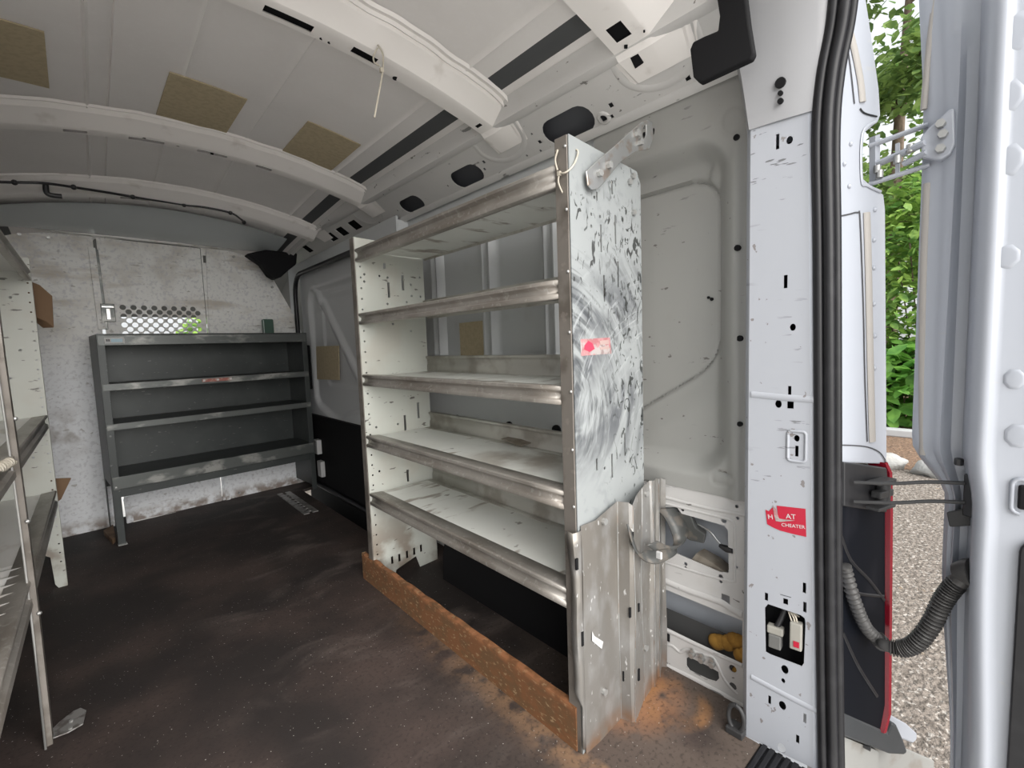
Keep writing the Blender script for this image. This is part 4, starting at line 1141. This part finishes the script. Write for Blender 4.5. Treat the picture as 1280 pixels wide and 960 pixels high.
for du in (0, 4, 7):
    MB().tube(spl([pq(992+du*.6,786,-.004), pq(988+du,774,-.004), pq(984+du*.5,767,-.014), pq(990+du,776,-.02)], 5), .0017, 6).build('wire', tie_m, k2, smooth=60)

# ------------------------------------------------------------------ ceiling pads
def padobj(px, label):
    c = [onroof(u, v, -.003) for u, v in px]
    n = 6; rows = []
    for i in range(n+1):
        a = c[0].lerp(c[3], i/n); b = c[1].lerp(c[2], i/n)
        rows.append([V((p.x, p.y, roofz(p.x, p.y)-.004)) for p in [a.lerp(b, j/8) for j in range(9)]])
    tag(MB().sheet(rows).build('damping_pad', tan_m, None, origin=(c[0]+c[2])/2, solid=.004), label, 'damping pad')
padobj([(-40,12),(55,39.5),(61.5,109.5),(-50,84)], 'tan square pad on the roof, cut by the left frame edge')
padobj([(212,89.5),(309,124),(282,167),(195,142.5)], 'tan square pad on the roof in the middle of the row of three')
padobj([(385,151),(451,181),(414,212.5),(352,189)], 'tan square pad on the roof closest to the right shelving')
q = [on(u, v, 0, 1.360) for u, v in ((575,404),(611,400),(612,445),(577,446))]
tag(MB().prism(q, (-.005,0,0)).build('damping_pad', tan_m, None, origin=q[0]), 'tan pad on the side wall behind the right shelving', 'damping pad')

# black cable along the rib nearest the bulkhead
cb = thing('roof_cable', 'black cable clipped along the roof rib near the bulkhead', 'cable', onroof(100,232,-.05))
px = [(-10,227),(18,228),(55,229),(92,234),(130,240),(166,246),(205,252),(230,256),(255,259),(288,266),(300,273),(305,278)]
pts = []
for u, v in px:
    p = onroof(u, v, -.052); pts.append(p)
MB().tube(spl(pts, 5), .006, 8).build('sheath', blackpl, cb, smooth=60)
for i in (1, 3, 5, 7, 9, 11):
    MB().ball(pts[i], .012, 8).build('clip', blackpl, cb, smooth=60)
p = onroof(57,231,-.055)
MB().tube(spl([p, p+V((.0,0,-.03)), p+V((.012,0,-.042)), p+V((.05,0,-.042))], 4), .011, 8).build('plug', blackpl, cb, smooth=60)

# ------------------------------------------------------------------ DARK SHELVING AT THE BULKHEAD
S0 = V((.02, 3.41, 0)); SU = V((1, SK, 0)).normalized(); SN = V((-SK,1,0)).normalized()
dkr = thing('shelving_unit', 'low charcoal three tier shelf unit against the bulkhead', 'shelving', (.6, 3.6, 0))
SL = 1.13; SD = .36
def sbox(a0, a1, d0, d1, z0, z1, mb=None):
    mb = mb or MB()
    c = S0+SU*((a0+a1)/2)+SN*((d0+d1)/2)+V((0,0,(z0+z1)/2))
    return mb.obox(c, SU*(a1-a0)/2, SN*(d1-d0)/2, V((0,0,(z1-z0)/2)))
def spp(u, v):
    p = onp(u, v, S0, SN); return ((p-S0).dot(SU), p.z)
sl_ = MB(); sbox(-.004,.0,.0,SD,.33,1.185,sl_); sbox(-.004,.03,-.002,.002,.0,1.185,sl_); sbox(-.004,.0,.0,.05,0,.4,sl_); sbox(-.004,0,SD-.05,SD,0,.4,sl_)
so = sl_.build('end_panel', dark_m, dkr, bevel=.001)
for z in (1.13,.9,.62,.33): 
    sbox(.008,.016,-.006,-.002,z-.004,z+.004).build('rivet', bolt_m if z == .33 else darklip_m, so)
sbox(-.006,.034,-.02,.02,0,.004).build('foot', bolt_m, so)
sr = MB(); sbox(SL,SL+.004,.0,SD,.06,1.185,sr); sbox(SL-.03,SL+.004,-.002,.002,.04,1.185,sr)
sr.build('end_panel', dark_m, dkr, bevel=.001)
sbox(0,SL,SD-.004,SD,.27,1.15).build('back_panel', dark_m, dkr)
def dshelf(zt, zb, front=.004):
    o = sbox(.0,SL,.0,SD-.004,zt-.008,zt-.004).build('shelf', dark_m, dkr)
    sbox(.0,SL,-.004,-.001,zb,zt).build('front_lip', darklip_m, o, label='worn charcoal front lip', bevel=.0015)
    return o
dshelf(1.178,1.122)
s2 = dshelf(.910,.872); dshelf(.686,.650); s4 = dshelf(.386,.315)
sbox(0,SL,.03,.034,.262,.315).build('stiffener', dark_m, s4)
sbox(0,SL,.0,SD,1.180,1.186).build('top_rail', dark_m, dkr)
st2 = thing('sticker', 'faded red strip sticker on the second lip of the charcoal shelf unit', 'sticker', S0+SU*.52+V((0,0,.89)))
a, b = spp(252,471), spp(289,467)
sbox(a[0],b[0],-.006,-.0045,.884,.903).build('strip', mat('faded red tape', (.3,.1,.08), .6, 0, [dict(scale=40, lo=.45, hi=.6, col=(.4,.3,.25), amt=.8)]), st2)
for f in (.06,.52,.96):
    x_ = a[0]+(b[0]-a[0])*f
    sbox(x_-.006,x_+.006,-.008,-.006,.888,.9).build('pale_spot', paper, st2, bevel=.002)
lb = thing('sticker', 'small white maker label on the top lip of the charcoal shelf unit', 'sticker', S0+SU*.06+V((0,0,1.15)))
a, b = spp(130,423), spp(156,431)
sbox(a[0],b[0],-.0056,-.0042,1.132,1.166).build('paper', paper, lb, bevel=.004)
w = b[0]-a[0]
sbox(a[0]+w*.32,a[0]+w*.9,-.0064,-.0054,1.140,1.158).build('print', bluem, lb)
sbox(a[0]+w*.08,a[0]+w*.16,-.0064,-.0054,1.144,1.156).build('print', inkm, lb)
sbox(a[0]+w*.19,a[0]+w*.26,-.0064,-.0054,1.144,1.156).build('print', inkm, lb)
# murky green pocket standing on it
a = spp(349,400)
gp = MB(); sbox(a[0]-.0,a[0]+.075,.31,.345,1.187,1.30,gp)
tag(gp.build('plastic_pocket', greenpl, None, bevel=.008, origin=S0+SU*a[0]+SN*.32+V((0,0,1.187))), 'murky green plastic pocket standing on the charcoal shelf unit', 'pocket')

# ------------------------------------------------------------------ LEFT SHELVING
lk = thing('shelving_unit', 'white van rack along the left wall, cut by the frame', 'shelving', (-.36, 2.2, 0))
LX = -.18
hs = []
for k in range(32): hs.append(circ(-.012, .12+k*.0425, .004, .004, 6))
for (cx, cz, r) in ((-.07,1.33,.006),(-.06,1.10,.006),(-.10,.98,.005),(-.13,.84,.007),(-.06,.62,.005),(-.09,.60,.006),(-.05,.40,.006),(-.06,.28,.006),(-.14,1.25,.006)):
    hs.append(circ(cx, cz, r, r, 8))
leftp = MB().plate((LX,2.985,0), (1,0,0), (0,0,1), [(-.35,0),(-.31,0),(-.30,.14),(-.27,.17),(-.07,.17),(-.045,.15),(-.04,.02),(-.03,0),(0,0),(0,1.505),(-.35,1.505)], hs, .0025)
lpo = leftp.build('side_panel', rackin_m, lk, label='white perforated end panel with a cut out foot')
MB().box(LX-.002,LX+.001,2.985,3.01,0,1.50).build('front_edge', rackin_m, lpo)
def lshelf(zt, zb, ribbed=False):
    y0, y1 = .85, 2.98
    mb = MB()
    if ribbed:
        rr = []
        n = 60
        for i in range(n+1):
            y = 1.0+(2.0-1.0)*i/n
            rr.append([(LX-.015, y, zt-.006+.004*math.sin(i*PI/2)), (LX-.34, y, zt-.006+.004*math.sin(i*PI/2))])
        mb.sheet(rr); mb.box(LX-.34,LX-.012,2.0,y1,zt-.012,zt-.008); mb.box(LX-.34,LX-.012,y0,1.0,zt-.012,zt-.008)
    else:
        mb.box(LX-.34,LX-.012,y0,y1,zt-.010,zt-.006)
    o = mb.build('shelf', alu_m, lk, label='worn aluminium shelf deck')
    h = zt-zb
    pr = [(.05,-.005),(.008,-.001),(.003,0),(0,-.003),(0,-.010),(.005,-.015),(.010,-.020),(.010,-.6*h),(.001,-.72*h),(0,-.97*h),(.006,-h),(.02,-h)]
    MB().sheet([[(LX-a, y, zt+b) for a, b in pr] for y in (y0,1.5,2.2,y1)]).build('front_lip', lip_m, o, label='bare aluminium front lip', smooth=35, solid=.0015)
    pb = [(.0,-.006),(-.002,.055),(.008,.058)]
    MB().sheet([[(LX-.335-a, y, zt+b) for a, b in pb] for y in (y0,y1)]).build('back_lip', backlip_m, o, solid=.0015)
for zt, zb, rb in ((1.452,1.405,False),(.805,.745,False),(.455,.385,True)):
    lshelf(zt, zb, rb)
MB().sheet([[(-.545,y,z) for y in (.85,1.9,2.98)] for z in (.2,.8,1.5)]).build('back_panel', alu_m, lk)
# loose bent upright bar with its foot plate
bar = thing('shelf_upright', 'bowed thin steel upright with a foot plate in front of the left rack', 'upright', (-.178,1.77,0))
rows = []
for k in range(25):
    t = k/24; z = 1.5*t
    bow = .022*math.sin(PI*min(1, z/1.0))
    y = 1.762+.045*math.sin(PI*min(1, z/1.05))*(1)
    x = -.172
    rows.append([(x-.013,y-.012,z),(x-.012,y-.001,z),(x,y,z),(x,y+.03,z)])
MB().sheet(rows).build('angle_bar', upr_m, bar, solid=.002)
MB().tube([r[0] for r in rows], .0028, 6).build('bright_edge', bolt_m, bar, label='bright edge', smooth=60)  # brighter tube along the edge of the darker bar
pf = [on(u, v, 2, .004) for u, v in ((61,926),(62,916),(75,903),(92,890),(101,886),(108,889),(104,906),(85,917))]
MB().prism(pf, (0,0,.004)).build('foot_plate', barm, bar, bevel=.001)
for (u, v) in ((89,902),(88,911)):
    p = on(u, v, 2, .008); MB().cyl(p, p+V((0,0,.005)), .005, 8).build('bolt', bolt_m, bar)
for z in (.36,.62,.9): 
    MB().ball((-.170,1.80,z), .006, 6).build('rivet', bolt_m, bar)
# coiled spring
P = []
A_, B_ = on(-25,600,0,-.20), on(13,577,0,-.178)
d = B_-A_
for i in range(140):
    t = i/139; a = t*2*PI*12
    P.append(A_+d*t+V((.010*math.cos(a), 0, .010*math.sin(a))))
tag(MB().tube(P, .0032, 6).build('coil_spring', tie_m, None, smooth=60, origin=A_), 'pale coiled cord at the bowed upright of the left rack', 'coiled cord')
# brown boards behind the left rack
b1 = MB().prism([on(u, v, 1, 3.12) for u, v in ((40,352),(50,356),(66,370),(68,410),(58,402),(44,396))], (-.04,.03,0))
tag(b1.build('board_offcut', wood_m, None, origin=on(55,400,1,3.12), bevel=.003), 'upper brown board fixed behind the left rack end panel', 'board')
b2 = MB().prism([on(u, v, 1, 3.12) for u, v in ((68,598),(90,597),(77,624),(72,628))], (-.05,.03,0))
tag(b2.build('board_offcut', wood_m, None, origin=on(75,620,1,3.12), bevel=.003), 'lower brown board wedge behind the left rack end panel', 'board')
b3 = MB().prism([on(u, v, 2, .0) for u, v in ((130,669),(142,661),(145,677),(141,681))], (0,0,.03))
tag(b3.build('board_offcut', wood_m, None, origin=on(143,670,2,0), bevel=.002), 'small brown wood chock at the foot of the charcoal shelf unit', 'wood chock')

# ------------------------------------------------------------------ OUTSIDE
GZ = -.62
gr = thing('ground', 'pale gravel yard outside the van', 'ground', (5, 0, GZ), kind='structure')
def gplane(x0, x1, y0, y1, z, n=2):
    return MB().sheet([[(x0+(x1-x0)*i/n, y0+(y1-y0)*j/n, z) for i in range(n+1)] for j in range(n+1)])
gplane(1.6,7.3,-40,40,GZ).build('gravel', gravel_m, gr)
gplane(-40,1.62,-40,40,GZ+.003).build('bounce_ground', mat('added pale bounce ground', (.74,.72,.69), .9, 0, [dict(scale=2, lo=.4, hi=.7, col=(.66,.63,.6), amt=.7)]), gr, label='added pale ground bouncing light up')  # unseen pale ground, added to bounce sunlight on to the ceiling
gplane(7.2,60,-40,60,GZ+.004).build('mulch', mulch_m, gr, label='brown mulch bed')
MB().box(9.35,9.55,-15,25,GZ,GZ+.12).build('kerb', kerb_m, gr, label='pale kerb', bevel=.02)
random.seed(3)
def rock(c, r, label):
    mb = MB(); mb.ball(c, r, 12, (1,1.5,.75))
    for v in mb.v:
        k = 1+.13*math.sin(v.x*31+v.y*17)+.1*math.sin(v.z*43+v.y*23)
        v.x = c[0]+(v.x-c[0])*k; v.y = c[1]+(v.y-c[1])*k; v.z = c[2]+(v.z-c[2])*k
    tag(mb.build('stone', stone_m, None, smooth=80, origin=c), label, 'stone')
rock(V((7.15,1.22,GZ+.07)), .15, 'white stone at the mulch edge next to the tail lamp')
rock(V((7.1,.72,GZ+.06)), .16, 'white stone at the mulch edge next to the open door')
rock(V((7.2,1.75,GZ+.07)), .15, 'white stone hidden partly behind the tail lamp')
def leaves(center_fn, n, size, mb, seed, droop=.3):
    R = random.Random(seed)
    for _ in range(n):
        c = V(center_fn(R))
        d = V((R.uniform(-1,1), R.uniform(-1,1), R.uniform(-.6,.35))).normalized()
        s = d.cross(V((0,0,1))).normalized(); nrm = d.cross(s)
        s = (s+nrm*R.uniform(-.8,.8)).normalized()
        L = size*R.uniform(.6,1.3); w = L*.32
        dn = V((0,0,-droop*L*.4))
        n0 = len(mb.v)
        mb.v += [c, c+d*L*.35+s*w, c+d*L*.75+s*w*.7+dn*.4, c+d*L+dn, c+d*L*.75-s*w*.7+dn*.4, c+d*L*.35-s*w]
        mb.f += [(n0, n0+1, n0+2, n0+3), (n0, n0+3, n0+4, n0+5)]
    return mb
def tree(name, label, base, h, crown, nl, size, lm, seed, trunk_r=.16, z0=.25, lean=(0,0)):
    t = thing(name, label, 'tree', base)
    R = random.Random(seed)
    b = V(base)
    top = b+V((lean[0], lean[1], h*.95))
    tr = MB().tube(spl([b, b+V((lean[0]*.2+.05, lean[1]*.2, h*.3)), b+V((lean[0]*.55-.05, lean[1]*.5, h*.6)), top], 6), .1, 10, rad=[trunk_r*(1-.8*i/18) for i in range(19)])
    tips = []
    for k in range(16):
        z = h*(z0+.7*R.random()); a = R.uniform(0, 2*PI); l = crown*R.uniform(.5,1)
        s = b+V((lean[0]*z/h, lean[1]*z/h, z)); e = s+V((l*math.cos(a), l*math.sin(a), l*R.uniform(.1,.5)))
        tr.tube(spl([s, (s+e)/2+V((0,0,.12)), e], 4), .03, 6, rad=[.045*(1-.8*i/8) for i in range(9)])
        tips += [s.lerp(e, q) for q in (.35,.6,.8,1.0)]
    tr.build('trunk', bark_m, t, smooth=60)
    def cf(R):
        p = R.choice(tips)
        return p+V((R.gauss(0,.32), R.gauss(0,.32), R.gauss(0,.28)))
    leaves(cf, nl, size, MB(), seed+1).build('foliage', lm, t, fix=False)
def shrub(label, base, rx, ry, h, n, size, lm, seed):
    t = thing('shrub', label, 'shrub', base)
    b = V(base); R = random.Random(seed)
    st = MB()
    for k in range(9):
        a = R.uniform(0, 2*PI); e = b+V((rx*.7*math.cos(a), ry*.7*math.sin(a), h*R.uniform(.6,.95)))
        st.tube(spl([b+V((.1*math.cos(a),.1*math.sin(a),0)), b.lerp(e,.5)+V((0,0,.1)), e], 4), .012, 5)
    st.build('stem', bark_m, t)
    def cf(R):
        while True:
            q = V((R.uniform(-1,1), R.uniform(-1,1), R.uniform(-1,1)))
            if .45 < q.length < 1: break
        return b+V((q.x*rx, q.y*ry, h*.52+q.z*h*.5))
    leaves(cf, n, size, MB(), seed+2).build('foliage', lm, t, fix=False)
tree('tree', 'leafy tree with a brown trunk beyond the kerb', (12.9,2.25,GZ), 10, 2.7, 12000, .19, leaf_a, 21, .20, .30, (.0,-.25))
tree('tree', 'slender green tree standing behind the leafy one', (18.5,1.6,GZ), 11.5, 2.8, 7000, .24, leaf_c, 33, .14, .25)
shrub('large leaved bright shrub just behind the kerb', (10.4,1.6,GZ), .75, 1.5, 1.5, 1100, .30, leaf_b, 5)
shrub('taller fresh green shrub under the trees', (11.0,1.35,GZ), .8, 1.2, 4.4, 4600, .17, leaf_c, 9)
shrub('dense olive shrub further along the kerb', (13.4,5.2,GZ), 1.3, 1.6, 3.2, 1700, .25, leaf_a, 11)
shrub('green bush ahead of the cab', (1.9,9.2,GZ), 1.0, .8, 2.75, 1500, .20, leaf_c, 15)

# ------------------------------------------------------------------ light
w = bpy.data.worlds.new('sky'); SC.world = w; w.use_nodes = True
nt = w.node_tree; bg = nt.nodes['Background']
tc = nt.nodes.new('ShaderNodeTexCoord'); sx = nt.nodes.new('ShaderNodeSeparateXYZ')
nt.links.new(tc.outputs['Generated'], sx.inputs[0])
mr = nt.nodes.new('ShaderNodeValToRGB')
mr.color_ramp.elements[0].position = .0; mr.color_ramp.elements[0].color = (.55,.56,.56,1)
mr.color_ramp.elements[1].position = .5; mr.color_ramp.elements[1].color = (.93,.97,1.0,1)
e = mr.color_ramp.elements.new(.08); e.color = (.85,.88,.9,1)
nt.links.new(sx.outputs['Z'], mr.inputs[0]); nt.links.new(mr.outputs[0], bg.inputs['Color'])
bg.inputs['Strength'].default_value = .45
sun = bpy.data.lights.new('sun', 'SUN'); sun.energy = 3.6; sun.angle = math.radians(75); sun.color = (1,.97,.93)
so_ = bpy.data.objects.new('sun', sun); COL.objects.link(so_)
so_.rotation_euler = V((.12,.9,-.5)).to_track_quat('-Z','Y').to_euler()
so_.location = (0,-3,6)

vs = SC.view_settings
SC.display_settings.display_device = 'sRGB'
vs.view_transform = 'Standard'; vs.look = 'None'; vs.gamma = 1.0; vs.use_curve_mapping = False
vs.exposure = 1.35
cy = SC.cycles
cy.max_bounces = 14; cy.diffuse_bounces = 10; cy.glossy_bounces = 4; cy.transmission_bounces = 4
cy.use_denoising = True
cy.sample_clamp_indirect = 6.0
cy.caustics_reflective = False; cy.caustics_refractive = False
